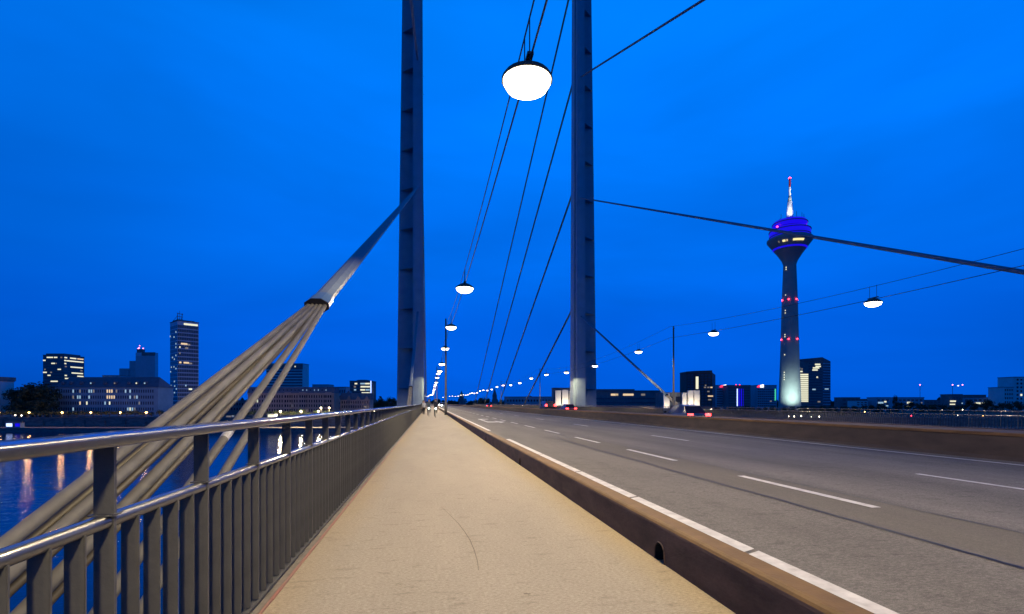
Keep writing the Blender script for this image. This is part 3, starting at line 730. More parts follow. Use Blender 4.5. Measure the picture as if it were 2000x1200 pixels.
b = Bld('high_rise', 'broad glass block with many lit floors behind the long office building', 'office tower', 84, 124, 694, 720, 35, 'b_dark')
D = b.depth
for j in range(12):
    z = b.H-3.2-j*4.2; b.win(b.w/2, z, b.w*.96, 2.2, 'glass2', 'f', 'window_band'); b.win(D/2, z, D*.96, 2.2, 'glass2', 'r', 'side_window_band')
for x, j, w, m in ((.34,0,.30,'whitewin'),(.62,0,.16,'whitewin'),(.07,1,.12,'whitewin'),(.5,2,.18,'whitewin'),(.9,0,.08,'dimwin'),(.80,4,.16,'whitewin'),(.1,5,.18,'whitewin'),(.3,6,.14,'whitewin'),(.55,8,.34,'whitewin'),(.1,4,.06,'dimwin'),(.65,2,.05,'dimwin'),(.4,5,.08,'dimwin')):
    b.win(x*b.w, b.H-3.2-j*4.2, w*b.w, 1.6, m, 'f', 'window', .3)
for x, j, w, m in ((.10,0,.12,'whitewin'),(.45,0,.30,'whitewin'),(.8,0,.30,'warmwin'),(.08,1,.10,'whitewin'),(.55,1,.80,'whitewin'),(.08,2,.08,'whitewin'),(.62,3,.60,'whitewin'),(.1,3,.08,'dimwin'),(.65,5,.55,'whitewin'),(.8,6,.30,'whitewin'),(.52,7,.92,'whitewin'),(.1,6,.1,'whitewin'),(.85,4,.1,'dimwin')):
    b.win(x*D, b.H-3.2-j*4.2, w*D, 1.6, m, 'r', 'window', .3)
b.part(MB().box(b.w*.05,b.w*.95,3,30,b.H+.61,b.H+2.6), 'roof_plant', 'b_dark'); b.done()

def stepped():
    v = 820; p = W((233-1000)/1000*v, v, GZ); t = thing('stepped_high_rise', 'dark stepped tower block with red warning lights on its roof', 'office tower', p, RZF, None)
    Hs = lambda y: (788-y)/1000*v+EYE-GZ
    x = lambda px: (px-233)/1000*v
    MB().box(x(233), x(251)-.02, 0, 6, -1, Hs(720)).build('low_block', M['b_grey'], t)
    MB().box(x(251), x(265)-.02, 2, 8, -1, Hs(705)).build('middle_block', M['b_grey'], t)
    MB().box(x(265), x(303), 0, 7, -1, Hs(689)).build('tall_block', M['b_steel'], t)
    MB().box(x(265)+.3, x(278), 2, 6, Hs(689)+.002, Hs(682)).build('roof_plant', M['b_dark'], t)
    MB().box(x(277), x(303)+.3, -.4, -.003, Hs(695), Hs(689)+.5).build('parapet_band', M['b_dark'], t)
    for k in range(17): MB().box(x(265)+1+k*1.78, x(265)+1.5+k*1.78, -.3, -.002, 3, Hs(695)-.2).build('fin', M['b_grey'], t)
    for px, y in ((269,680),(267.5,681),(277,681)):
        MB().lathe([(.1,Hs(y)-.3),(.8,Hs(y)),(.8,Hs(y)+.8),(.1,Hs(y)+1.2)], 8, x(px), 3).build('warning_light', M['pinklt'], t)
    MB().tube([(x(269.5),4,Hs(682)),(x(269.5),4,Hs(676))], .3, 6).build('antenna', M['b_dark'], t)
    MB().lathe([(.1,Hs(676)),(.8,Hs(676)+.5),(.1,Hs(676)+1.4)], 8, x(269.5), 4).build('warning_light', M['pinklt'], t)
stepped()

def slab_tower():
    v = 455; rot = R(50)
    b = Bld('slab_tower', 'slim tall tower with horizontal window bands standing right of the long office building', 'office tower', 347, 388, 627, v, 20, 'b_steel', rot=rot)
    t1 = -.612; b.w = v*.041/(math.cos(rot)-t1*math.sin(rot)); w, D = b.w, b.depth
    k = w/b.wall.data.vertices[1].co.x
    for vv in b.wall.data.vertices: vv.co.x *= k
    for o in kids(b.t):
        if o.name.startswith('roof'):
            for vv in o.data.vertices: vv.co.x = vv.co.x*k
    n = 22; fl = (b.H-5)/n
    for j in range(n):
        z = 2+fl*(j+.5)
        b.win(w/2, z, w*.97, fl*.72, 'glass2', 'f', 'window_band'); b.win(D/2, z, D*.96, fl*.72, 'glass2', 'l', 'side_window_band')
    for q in range(1, 12): MB().box(w*q/12-.06, w*q/12+.06, -.2, -.003, 2, b.H-4).build('mullion', M['b_steel'], b.t)
    zz = lambda y: (788-y)/1000*v+EYE-GZ
    b.win(w*.62, b.H-2.2, w*.66, 1.5, 'whitewin', 'f', 'window', .3)
    for x, y, ww, m in ((.30,671,.30,'warmwin'),(.52,672,.14,'dimwin'),(.1,678,.05,'whitewin'),(.42,679,.14,'dimwin'),(.12,708,.1,'warmwin'),(.40,708,.25,'warmwin'),(.6,709,.16,'dimwin'),(.38,753,.05,'coolwin'),(.6,760,.16,'whitewin'),(.1,690,.05,'dimwin')):
        b.win(x*w, zz(y), ww*w, 1.4, m, 'f', 'window', .3)
    for y, f in ((648,.8),(657,.55),(654,.05),(671,.8),(678,.8),(694,.8),(697,.35),(701,.6),(716,.2),(716,.55),(720,.8),(725,.1),(745,.6),(753,.15),(754,.65),(760,.85),(767,.6),(774,.2)):
        b.win(D*(1-f), zz(y), 1.5, 1.3, 'coolwin', 'l', 'side_window', .3)
    MB().box(1, w*.9, 5, 16, b.H+.61, b.H+1.9).build('roof_plant', M['b_dark'], b.t)
    for q in (1.5, 5.0): MB().tube([(q,6,b.H+1.9),(q+.5,6,b.H+8.0)], .3, 5).build('roof_frame', M['b_dark'], b.t)
    for z0, z1 in ((2.4,2.8),(5.0,4.6),(7.8,7.0)): MB().tube([(1.2,6,b.H+z0),(6.0,6,b.H+z1)], .26, 5).build('roof_frame', M['b_dark'], b.t)
    MB().tube([(3.4,6,b.H+1.9),(3.4,6,b.H+10)], .16, 5).build('antenna', M['b_dark'], b.t)
    MB().tube([(0.4,16,b.H+.6),(1.8,6,b.H+5.5)], .16, 5).build('roof_brace', M['b_dark'], b.t)
    b.done()
slab_tower()

b = Bld('low_annex', 'low dark annex building right of the slim tall tower', 'building', 389, 480, 783, 470, 20, 'b_dark'); b.grid(16,2,3,b.H-1,.5,.5,{(4,1):'dimwin',(9,1):'coolwin'}); b.done()
b = Bld('banded_block', 'wide slab block with pale horizontal bands behind the sandstone building', 'office tower', 520, 591, 711, 650, 20, 'b_pale')
for j in range(9):
    b.win(b.w/2, b.H-9.6-j*3.6, b.w*.985, 2.05, 'glass2', 'f', 'window_band')
b.part(MB().box(-.3,b.w+.3,-.5,-.003,b.H-7.2,b.H+.1), 'crown_band', 'b_dark')
b.win(b.w*.80, b.H-3.4, 1.3, 1.5, 'whitewin', 'f', 'window', .7); b.win(b.w*.42, b.H-2.0, 1.0, 1.0, 'dimwin', 'f', 'window', .7); b.done()

def sandstone():
    v = 440
    b = Bld('sandstone_building', 'long brown sandstone building with mansard roof and even rows of windows', 'building', 484, 652, 768, v, 14, 'b_stone', flat=False)
    w, H = b.w, b.H
    b.part(MB().prism([(-.4,H+.002),(14.4,H+.002),(11.5,H+5.2),(2.6,H+5.2)], 'x', -.4, w+.4), 'roof', 'b_slate')
    b.part(MB().box(-.5,w+.5,-.55,-.003,H-.7,H+.0), 'cornice', 'b_stone'); b.part(MB().box(-.2,w+.2,-.3,-.003,H*.36,H*.36+.35), 'string_course', 'b_stone')
    for a in (.43, .60, .90):
        b.part(MB().box(w*a, w*(a+.075), -.9, -.56, -.9, H+.6), 'projecting_bay', 'b_stone')
    lit = {(2,2):'whitewin',(16,1):'dimwin',(28,0):'dimwin',(20,0):'warmwin',(21,0):'warmwin',(22,0):'dimwin'}
    b.grid(32, 4, 2.4, H-1, .42, .6, lit)
    for a in (.435,.462,.489,.605,.632,.659,.905,.932,.959):
        for j in range(4): 
            o = b.win(w*a+.6, 2.4+(H-3.4)*(j+.5)/4, 1.1, 2.2, 'glass', 'f', 'bay_window', .12)
            if o: o.location.y = -.88
    for k in range(20):
        x = w*(.05+.045*k); b.part(MB().box(x-.5,x+.5,.9,3.0,H+1.6,H+3.3), 'dormer', 'b_slate'); b.part(MB().box(x-.35,x+.35,.82,.896,H+1.85,H+3.0), 'dormer_window', 'coolwin' if k > 11 and k%3 else 'glass')
    b.done()
    # warm lamp glow on the foot of the facade comes from the promenade lamps
sandstone()
b = Bld('low_roof_house', 'plain dark roofed house between the sandstone building and the gabled house', 'house', 640, 676, 757, 520, 12, 'b_grey'); b.grid(8,4,2,b.H-1,.4,.5,None); b.done()
def rounded_block():
    v = 560; b = Bld('rounded_glass_block', 'rounded glass office with lit floors and a bright vertical blue light strip', 'office building', 683, 724, 745, v, 22, 'b_dark')
    w, H = b.w, b.H
    cy = MB(); n = 14
    for j in range(7):
        z = H-2.6-j*3.4
        b.win(w*.5, z, w*.94, 2.1, 'glass2', 'f', 'window_band')
    for x, j, ww, m in ((.3,0,.12,'whitewin'),(.62,0,.22,'coolwin'),(.85,0,.22,'whitewin'),(.25,1,.1,'dimwin'),(.65,1,.26,'whitewin'),(.88,1,.18,'whitewin'),(.62,2,.22,'whitewin'),(.86,2,.2,'coolwin'),(.26,2,.1,'coolwin'),(.72,3,.3,'whitewin'),(.9,3,.14,'whitewin'),(.88,4,.2,'whitewin'),(.8,5,.26,'whitewin'),(.9,6,.14,'dimwin')):
        b.win(x*w, H-2.6-j*3.4, ww*w, 1.5, m, 'f', 'window', .3)
    MB().lathe([(3.2,-1),(3.2,H-1)], 18, w+1.0, 6).build('round_stair', M['b_dark'], b.t, smooth=True)
    MB().box(w-.1, w+.7, -.5, -.13, H-19.5, H+.4).build('light_strip', M['bluew'], b.t)
    b.part(MB().lathe([(w*.3,H+.61),(w*.3,H+1.6),(w*.2,H+2.0)], 20, w*.5, 11), 'roof_plant', 'b_dark'); b.done()
rounded_block()
def gabled():
    v = 455; b = Bld('gabled_house', 'old gabled brick house with steep roofs right of the sandstone building', 'house', 664, 722, 781, v, 12, 'b_stone', flat=False)
    w, H = b.w, b.H
    b.part(MB().prism([(-.4,H+.002),(12.4,H+.002),(8,H+6),(4,H+6)], 'x', -.4, w+.4), 'roof', 'b_slate')
    for x in (.30,.62,.9):
        b.part(MB().prism([(w*x-1.8,H-.2),(w*x+1.8,H-.2),(w*x+1.8,H+1),(w*x+1.1,H+1),(w*x+1.1,H+2.0),(w*x,H+3.6),(w*x-1.1,H+2.0),(w*x-1.1,H+1),(w*x-1.8,H+1)], 'y', -.6, .8), 'gable', 'b_stone')
    b.part(MB().prism([(w*.10,H+4),(w*.34,H+4),(w*.22,H+8.2)], 'y', 5.5, 12), 'turret_roof', 'b_slate')
    b.grid(12, 3, 1.6, H-.4, .42, .58, {(3,0):'dimwin',(1,0):'coolwin',(8,0):'dimwin'}); b.done()
gabled()
b = Bld('far_flat_block', 'pale low flat block seen behind the sandstone roof', 'building', 610, 642, 752, 700, 20, 'b_grey'); b.grid(8,4,4,b.H-1,.6,.4,None); b.done()
b = Bld('far_flat_block', 'flat dark block behind the long office roof, left of the stepped tower', 'building', 200, 236, 734, 760, 20, 'b_grey'); b.grid(8,4,4,b.H-1,.6,.4,None); b.done()

# promenade lamps and small lit things on the left bank
def prom_lamp(px, v, z, label, m='prom', group='lamps along the promenade', r=.42, en=0):
    p = W((px-1000)/1000*v, v, GZ); t = thing('promenade_lamp', label, 'street lamp', p, 0, group)
    MB().lathe([(.14,0),(.1,.3),(.07,z-.4)], 8).build('pole', M['pole'], t); MB().lathe([(.05,z-.4),(r*.8,z-.2),(r,z+.1),(r*.7,z+.4),(.05,z+.5)], 12).build('globe', M[m], t, smooth=True)
    MB().lathe([(.05,z+.62),(r*.9,z+.52),(r*.4,z+.505)], 10).build('hood', M['housing'], t)
    if en:
        ld = bpy.data.lights.new('lamp_light', 'POINT'); ld.energy = en; ld.shadow_soft_size = .5; ld.color = (1, .50, .16) if m == 'prom' else (1, .74, .42)
        o = bpy.data.objects.new('lamp_light', ld); C.objects.link(o); o.parent = t; o.location = (0, -.9, z-.1)
    return t
for px in (-2, 57, 121.5, 177.5, 235, 286):
    prom_lamp(px, 353.5, 4.0, 'orange globe lamp on the promenade before the long office building', 'prom', 'orange lamps on the left promenade', .58, 2600)
for px in (548, 588, 622):
    prom_lamp(px, 354, 4.8, 'warm white lamp on the promenade before the sandstone building', 'promw', 'warm lamps on the promenade before the sandstone building', .55, 15000)
for px, y in ((627,795),(643,796)):
    prom_lamp(px, 356, 7.2, 'taller white lamp before the right end of the sandstone building', 'promw', 'taller white lamps before the sandstone building', .45, 15000)
for px, z in ((30,2.2),(42,2.0)):
    prom_lamp(px, 352, z, 'small low white light on the quay at the left edge', 'promw', 'small white quay lights', .3)
for px, m in ((731,'promw'),(741,'promw'),(744,'redlt'),(752,'promw'),(767,'promw'),(728,'prom')):
    prom_lamp(px, 470, 3.4+rnd.uniform(-.5,1.2), ('small red light' if m == 'redlt' else 'small street light') + ' on the bank left of the left pylon foot', m, 'small lights left of the left pylon', .28)
# kiosk van and lit board on the quay
p = W((530-1000)*.350, 350.2, -14.6)
def kiosk(px, v, z, label, w, h, glow):
    t = thing('kiosk', label, 'kiosk', W((px-1000)/1000*v, v, z), RZF)
    MB().box(-w/2, w/2, 0, 3, 0, h).build('wall', M['b_grey'], t); MB().box(-w/2-.3, w/2+.3, -.5, 3.2, h+.002, h+.25).build('roof', M['b_dark'], t)
    MB().box(-w/2+.3, w/2-.3, -.06, -.003, .8, h-.3).build('window', M[glow], t)
kiosk(530, 354.5, GZ+.04, 'small white lit kiosk on the promenade before the sandstone building', 5.5, 3.0, 'whitewin')
kiosk(18, 334.5, -14.6, 'small kiosk with blue glowing window on the quay at the left edge', 4.5, 3.2, 'bluew')
kiosk(34, 334.5, -14.6, 'small dark blue kiosk right of the blue glowing one on the quay', 3.6, 3.2, 'blue')
kiosk(447, 354.5, GZ+.04, 'low reddish lit stall half hidden behind the cable strands', 4.0, 2.0, 'dimwin')

# --- right bank
def tv_tower():
    v = 537; p = W(.5425*v, v, GZ); t = thing('television_tower', 'slender concrete television tower with blue lit pod and white antenna', 'tower', p, RZF)
    k = v/1000; Z = lambda y: (788-y)*k+EYE-GZ; r = lambda h: h*k
    MB().lathe([(r(20.6),0),(r(20),Z(795)),(r(18.2),Z(740)),(r(16.8),Z(700)),(r(15.2),Z(640)),(r(14),Z(590)),(r(12.2),Z(540)),(r(11.4),Z(518)),(r(14),Z(510)),(r(22),Z(497)),(r(33),Z(482)),(r(40.3),Z(472)),(r(40.5),Z(468)),(r(34),Z(464))], 40).build('shaft', M['concrete'], t, smooth=True)
    MB().lathe([(r(34.6),Z(465.5)),(r(36.3),Z(461)),(r(36.5),Z(456)),(r(35),Z(450)),(r(30),Z(447))], 36).build('lower_disc', M['blue'], t, smooth=True)  # blue light falling on both discs is put in as surface glow
    MB().lathe([(r(26),Z(449)),(r(26),Z(444))], 30).build('disc_neck', M['b_dark'], t, smooth=True)
    MB().lathe([(r(28),Z(445)),(r(30.4),Z(441)),(r(30.6),Z(437)),(r(28.5),Z(433.5)),(r(20),Z(432))], 36).build('upper_disc', M['blue'], t, smooth=True)
    for y, q in ((463.2,36.0),(453,36.6),(439,31.1)): MB().lathe([(r(q),Z(y)),(r(q+.5),Z(y)),(r(q+.5),Z(y-1.3)),(r(q),Z(y-1.3))], 36).build('gallery_band', M['b_dark'], t)
    MB().lathe([(r(27.5),Z(489)+.1),(r(28.9),Z(489)+.1),(r(30.8),Z(486.5)+.1),(r(27.5),Z(486.5)+.1)], 36).build('blue_ring', M['blue'], t)
    for a0, a1, m in ((-110,-78,'yellow'),(-138,-130,'yellow'),(-127,-124,'warmwin'),(-150,-147,'dimwin')):
        bb = MB(); n = 6; vs = []
        for i in range(n+1):
            a = R(a0+(a1-a0)*i/n)
            for q, y in ((35.4,480.5),(37.6,477.2)): vs.append((r(q)*math.cos(a), r(q)*math.sin(a), Z(y)))
        bb.add(vs, [(2*i,2*i+2,2*i+3,2*i+1) for i in range(n)]); bb.build('restaurant_window', M[m], t)
    MB().lathe([(r(6.4),Z(432.2)),(r(5.6),Z(415)),(r(4.4),Z(395)),(r(3.8),Z(394))], 20).build('antenna_base', M['mastwhite'], t, smooth=True)
    MB().lathe([(r(3.8),Z(394)+.02),(r(2.2),Z(384)),(r(1.6),Z(382))], 14).build('antenna_neck', M['b_dark'], t, smooth=True)
    MB().lathe([(r(2.1),Z(382)+.02),(r(2.0),Z(366))], 12).build('antenna_mast', M['mastwhite'], t)
    MB().lathe([(r(2.0),Z(366)+.02),(r(1.7),Z(349))], 12).build('antenna_tip', M['mastred'], t)
    MB().lathe([(r(2.2),Z(349)+.02),(r(2.4),Z(347.6)),(r(.5),Z(346.5))], 10).build('top_light', M['redlt'], t)
    for y in (587, 664):
        rr = 14.1+ (y-587)*.022
        for a in (-125,-68,-180,0):
            MB().lathe([(.2,Z(y)-.7),(.95,Z(y)),(.2,Z(y)+.7)], 8, r(rr+.6)*math.cos(R(a)), r(rr+.6)*math.sin(R(a))).build('warning_light', M['redlt'], t)
    for a, q in ((-20,37.3),(-160,37.3)): MB().lathe([(.2,Z(447)-.8),(1.1,Z(447)),(.2,Z(447)+.8)], 8, r(32)*math.cos(R(a)), r(32)*math.sin(R(a))).build('warning_light', M['redlt'], t)
    for y in (524,528,578,608,613,655,659,694,728,733,738,742):
        f = (y-518)/(795-518); rr = 11.6+8.4*f
        a = R(-150)
        MB().box(-.35,.35,-.35,.35,-.55,.55).build('porthole_light', M['whitewin'], t, loc=(r(rr)*math.cos(a), r(rr)*math.sin(a), Z(y)))
    for a in range(0, 360, 30):
        h = rnd.uniform(3, 7); q = rnd.choice((24, 28, 18))
        MB().tube([(r(q)*math.cos(R(a)), r(q)*math.sin(R(a)), Z(432)), (r(q)*math.cos(R(a)), r(q)*math.sin(R(a)), Z(432)+h)], .22, 5).build('roof_antenna', M['b_dark'], t)
    # flood lights: at the foot, and for the antenna
    def spot(name, loc, tgt, e, col, ang, rad=.6):
        ld = bpy.data.lights.new(name, 'SPOT'); ld.energy = e; ld.color = col; ld.spot_size = R(ang); ld.spot_blend = 1; ld.shadow_soft_size = rad
        o = bpy.data.objects.new(name, ld); C.objects.link(o); o.parent = t; o.location = loc
        o.rotation_euler = (Vector(tgt)-Vector(loc)).to_track_quat('-Z', 'Y').to_euler()
    spot('flood_light', (-11, -33, 5), (-4, -9, Z(766)), 125000, (.72, 1.0, .90), 62)
    spot('flood_light', (9, -36, 2), (1, -8, Z(748)), 38000, (.74, .95, .90), 78)
    spot('flood_light', (-6, -14, Z(433)), (0, 0, Z(402)), 40000, (.95, .97, 1), 60)
    spot('flood_light', (6, -14, Z(433)), (0, 0, Z(372)), 150000, (.95, .97, 1), 24)
tv_tower()

def gate_tower():
    v = 640; b = Bld('glass_gate_tower', 'tall glass office tower with a glowing atrium right behind the television tower', 'office tower', 1556, 1607, 706, v, 26, 'b_dark', rot=R(0))
    w, H = b.w, b.H
    b.part(MB().prism([(0,H+.601),(w,H+.601),(w,H+5.2),(0,H+2.2)], 'y', 0, 26), 'crown', 'glass2')
    MB().add([(w+.02,0,-1),(w+12.2,4,-1),(w+12.2,26,-1),(w+.02,26,-1),(w+.02,0,H+4.8),(w+12.2,4,H+.3),(w+12.2,26,H+.3),(w+.02,26,H+4.8)], [(0,3,2,1),(4,5,6,7),(0,1,5,4),(1,2,6,5),(2,3,7,6),(3,0,4,7)]).build('side_wing', M['glass2'], b.t)
    n = 17
    for j in range(n):
        z = 4+(H-5)*(j+.5)/n
        b.win(w*.72, z, w*.52, (H-5)/n*.6, 'glass2', 'f', 'window_band')
        zz = z
        MB().add([(w+.1,-.12,zz-.3),(w+12.1,3.85,zz-.3),(w+12.1,3.85,zz+.3),(w+.1,-.12,zz+.3)], [(0,1,2,3)]).build('floor_line', M['b_steel'], b.t)
    for j in range(14):
        z = (788-732)/1000*v+EYE-GZ - j*2.55
        b.win(w*.24, z, w*.40, 1.75, 'whitewin', 'f', 'atrium_window', .3)
    for x, y, ww, m in ((.80,712,.2,'whitewin'),(.82,716,.2,'whitewin'),(.74,719,.24,'whitewin'),(.70,723,.2,'whitewin'),(.06,716,.08,'whitewin'),(.08,720,.1,'whitewin'),(.12,726,.2,'whitewin'),(.05,731,.06,'whitewin'),(.2,721,.05,'dimwin'),(.8,738,.05,'dimwin'),(.66,761,.12,'coolwin'),(.85,785,.1,'dimwin'),(.78,737,.05,'whitewin')):
        b.win(x*w, (788-y)/1000*v+EYE-GZ, ww*w, 1.6, m, 'f', 'window', .35)
    MB().add([(w+3,.8,H*.44),(w+9,2.8,H*.44),(w+9,2.8,H*.44+1.3),(w+3,.8,H*.44+1.3)], [(0,1,2,3)]).build('lit_band', M['coolwin'], b.t)
    b.done()
gate_tower()

b = Bld('dark_office_tower', 'dark brown office tower with one bright vertical window strip right of the thin mast', 'office tower', 1341, 1391, 728, 600, 24, 'b_brown')
w, H = b.w, b.H
b.part(MB().prism([(0,H+.601),(w,H+.601),(w,H+2.6),(w*.35,H+2.0),(0,H+1.2)], 'y', 0, 24), 'crown', 'b_brown')
b.part(MB().add([(w+.02,0,-1),(w+5.2,3.5,-1),(w+5.2,24,-1),(w+.02,24,-1),(w+.02,0,H),(w+5.2,3.5,H-2.6),(w+5.2,24,H-2.6),(w+.02,24,H)], [(0,3,2,1),(4,5,6,7),(0,1,5,4),(1,2,6,5),(2,3,7,6),(3,0,4,7)]), 'side_wing', 'glass2')
for j in range(13):
    z = 3+(H-4)*(j+.5)/13
    for i in range(7):
        if i != 2: b.win(w*(.08+.135*i), z, w*.095, (H-4)/13*.6, 'glass2', 'f', 'window')
b.win(w*.41, (788-748)*.6+EYE-GZ, w*.10, 14.5, 'whitewin', 'f', 'stair_window', .3)
for x, y, ww, m in ((.72,757,.08,'dimwin'),(.85,757,.08,'dimwin'),(.97,757,.08,'warmwin'),(.85,765,.08,'dimwin'),(.93,774,.2,'warmwin'),(.9,781,.12,'dimwin'),(.74,753,.05,'dimwin')):
    b.win(x*w, (788-y)*.6+EYE-GZ, ww*w, 1.4, m, 'f', 'window', .3)
b.done()

def sign_block(label, px0, px1, ytop, v, wall, spx):
    b = Bld('hotel_block', label, 'office building', px0, px1, ytop, v, 24, wall)
    b.grid(9, 8, 4, b.H-5, .8, .5, {(6,2):'dimwin'} if px0 > 1470 else None, m='glass2')
    x = (spx-px0)/1000*v
    MB().prism([(x-6,b.H-3.4),(x-.5,b.H-3.2),(x-.5,b.H+.2),(x-4,b.H-.6)], 'y', -.6, -.1).build('roof_sign', M['signred'], b.t)
    MB().prism([(x-.45,b.H-3.2),(x+5.5,b.H-3.2),(x+5.5,b.H+1.4),(x-.45,b.H+.2)], 'y', -.6, -.1).build('roof_sign', M['signwhite'], b.t)
    return b
b = sign_block('grey block with a red and white rooftop sign, left of the blue lit block', 1399, 1420, 753, 880, 'b_grey', 1412); b.done()
b = sign_block('grey block with a red and white rooftop sign just left of the television tower', 1478, 1517, 753, 880, 'b_grey', 1485)
b.part(MB().box(b.w-3.4,b.w-1.6,-.4,-.003,b.H-26,b.H-6), 'green_light_strip', 'green'); b.done()
b = Bld('blue_lit_block', 'block with glowing blue vertical light strips and red roof lights', 'office building', 1421, 1466, 753, 860, 24, 'b_dark')
b.grid(12, 8, 3, b.H-2, .7, .55, None, m='glass2')
for x, ww, m in ((.42,1.3,'bluew'),(.52,1.0,'blue'),(.60,1.6,'blue'),(.68,.6,'blue'),(.47,.6,'blue')): b.win(b.w*x, b.H*.50, ww, b.H*.72, m, 'f', 'light_strip', .35)
for x in (.36,.52): b.part(MB().lathe([(.1,b.H-.3),(1.2,b.H+.9),(.1,b.H+2.0)], 8, b.w*x, -.8), 'warning_light', 'signred')
b.part(MB().tube([(b.w*.12,2,0),(b.w*.12,2,b.H-4)], .8, 6), 'chimney', 'b_dark'); b.done()

b = Bld('long_low_hall', 'long low dark hall with a strip of lit windows right of the right pylon', 'building', 1120, 1290, 764, 500, 40, 'b_dark')
for x, ww, m in ((.47,.08,'warmwin'),(.50,.035,'dimwin'),(.63,.12,'warmwin'),(.80,.045,'dimwin')): b.win(b.w*x, b.H-3.6, b.w*ww, 1.9, m, 'f', 'window', .3)
for j in range(3): b.win(b.w*.5, b.H-7.5-j*4, b.w*.97, 1.6, 'glass2', 'f', 'window_band')
b.part(MB().box(b.w*.2,b.w*.72,6,30,b.H+.61,b.H+2.0), 'roof_plant', 'b_dark'); b.done()
def lit_pavilion(label, px0, px1, ytop, cols, v=440, spots=True):
    b = Bld('lit_pavilion', label, 'building', px0, px1, ytop, v, 20, 'b_dark')
    lights = []
    for a0, a1, yt in cols:
        x0 = (a0-px0)/1000*v; x1 = (a1-px0)/1000*v; h = (788-yt)/1000*v+EYE-GZ
        MB().box(x0, x1, -4.0, -1.6, -1, h).build('pillar', M['b_white'], b.t, bevel=.05)
        ld = bpy.data.lights.new('flood_light', 'SPOT'); ld.energy = 4550; ld.color = (1.0, .84, .58); ld.spot_size = R(100); ld.spot_blend = .7; ld.shadow_soft_size = .4
        o = bpy.data.objects.new('flood_light', ld); C.objects.link(o); o.parent = b.t; xm = (x0+x1)/2; o.location = (xm, -11, 6)
        o.rotation_euler = (Vector((xm, -4, h*.72))-Vector(o.location)).to_track_quat('-Z', 'Y').to_euler()
    b.grid(6, 2, 2, b.H-1.5, .7, .6, {(2,0):'coolwin',(3,0):'coolwin'}); b.done()
lit_pavilion('low pavilion with floodlit white pillars right at the right pylon foot, on its left', 1081, 1120, 759, ((1084,1095,763),(1097.5,1109,762),(1111.5,1112.5,764)))
lit_pavilion('low pavilion with floodlit white pillars behind the sloping cable end', 1293, 1366, 768, ((1293.5,1305,769),(1330,1338,768),(1341,1351,763),(1353,1363.5,763)))
b = Bld('far_low_block', 'low flat building behind the road end left of the right pylon', 'building', 985, 1085, 776, 560, 24, 'b_grey'); b.grid(16,2,5,b.H-1,.5,.4,None); b.done()

def church(px, ytop, ybase, v, label):
    t = thing('church', label, 'church', W((px-1000)/1000*v, v, GZ), RZF); Z = lambda y: (788-y)/1000*v+EYE-GZ
    h = Z(ybase); MB().box(-3.2,3.2,0,6.4,-1,h).build('tower', M['b_dark'], t); MB().box(-4.5,4.5,6.41,30,-1,h*.7).build('nave', M['b_dark'], t)
    MB().prism([(-5,h*.7+.002),(5,h*.7+.002),(0,h*.7+6)], 'y', 6.41, 30.4).build('nave_roof', M['b_slate'], t)
    MB().add([(-3.6,-.4,h+.002),(3.6,-.4,h+.002),(3.6,6.8,h+.002),(-3.6,6.8,h+.002),(0,3.2,Z(ytop))], [(0,1,4),(1,2,4),(2,3,4),(3,0,4),(3,2,1,0)]).build('spire', M['b_slate'], t)
church(966, 758, 774, 760, 'church with dark pointed spire left of the right pylon, the right hand one')
church(901, 763, 776, 760, 'church with dark pointed spire just right of the near lamp mast')

RB = [(1644,1680,777,760,'b_dark','low dark building right of the glass gate tower'),(1672,1695,783,700,'b_pale','pale low pavilion right of the glass gate tower'),
      (1692,1712,780,780,'b_dark','small dark block between the low buildings right of the gate tower'),(1711,1738,777,690,'b_grey','low building with cool lit windows left of the poplar'),
      (1752,1805,777,720,'b_grey','long low building with two warm windows right of the poplar'),(1806,1862,782,760,'b_dark','dark low hall under the distant red crane lights'),
      (1860,1880,771,640,'b_dark','dark cube shaped building with bright windows in front'),(1885,1926,772,820,'b_dark','dark flat block behind the long lit building'),
      (1880,1958,777,690,'b_grey','long low building with a bright lit window strip near the right edge')]
for px0, px1, yt, v, m, lab in RB:
    b = Bld('low_building', lab, 'building', px0, px1, yt, v, 18, m)
    k = v/1000
    zz = lambda y: (788-y)*k+EYE-GZ
    b.grid(max(3, int(b.w/6)), 2, zz(793) if zz(793) > 1 else 1.5, b.H-1, .6, .5, None, m='glass2')
    def lw(px, y, wpx, hpx, m): b.win((px-px0)*k, zz(y), wpx*k, hpx*k, m, 'f', 'window', .4)
    if px0 == 1711: lw(1720,787,10,3,'coolwin'); lw(1729,785,4,2.6,'whitewin'); lw(1732,793,5,2,'coolwin')
    if px0 == 1752: lw(1776,787,9,3.4,'whitewin'); lw(1774,794,7,2.4,'whitewin'); lw(1800,787,2,2,'dimwin'); lw(1798,795,3,2,'dimwin')
    if px0 == 1860: lw(1858+3,784,11,2.6,'whitewin'); lw(1860,790,10,2,'whitewin'); lw(1879,788,2,2,'coolwin')
    if px0 == 1880:
        for q in range(17): lw(1904+q*3.1,788,2.4,3.2,'whitewin' if q%4 else 'dimwin')
    b.done()
b = Bld('white_grid_block', 'pale apartment block with a dense grid of dark windows at the right edge', 'apartment block', 1980, 2075, 737, 660, 22, 'b_pale')
b.grid(12, 8, 4, b.H-.8, .5, .5, {(1,3):'whitewin'}); b.done()
b = Bld('white_grid_block', 'lower pale block with dark window grid left beside the edge apartment block', 'apartment block', 1961, 1979.6, 757, 660, 22, 'b_pale')
b.grid(4, 5, 4, b.H-.8, .5, .5, None); b.done()
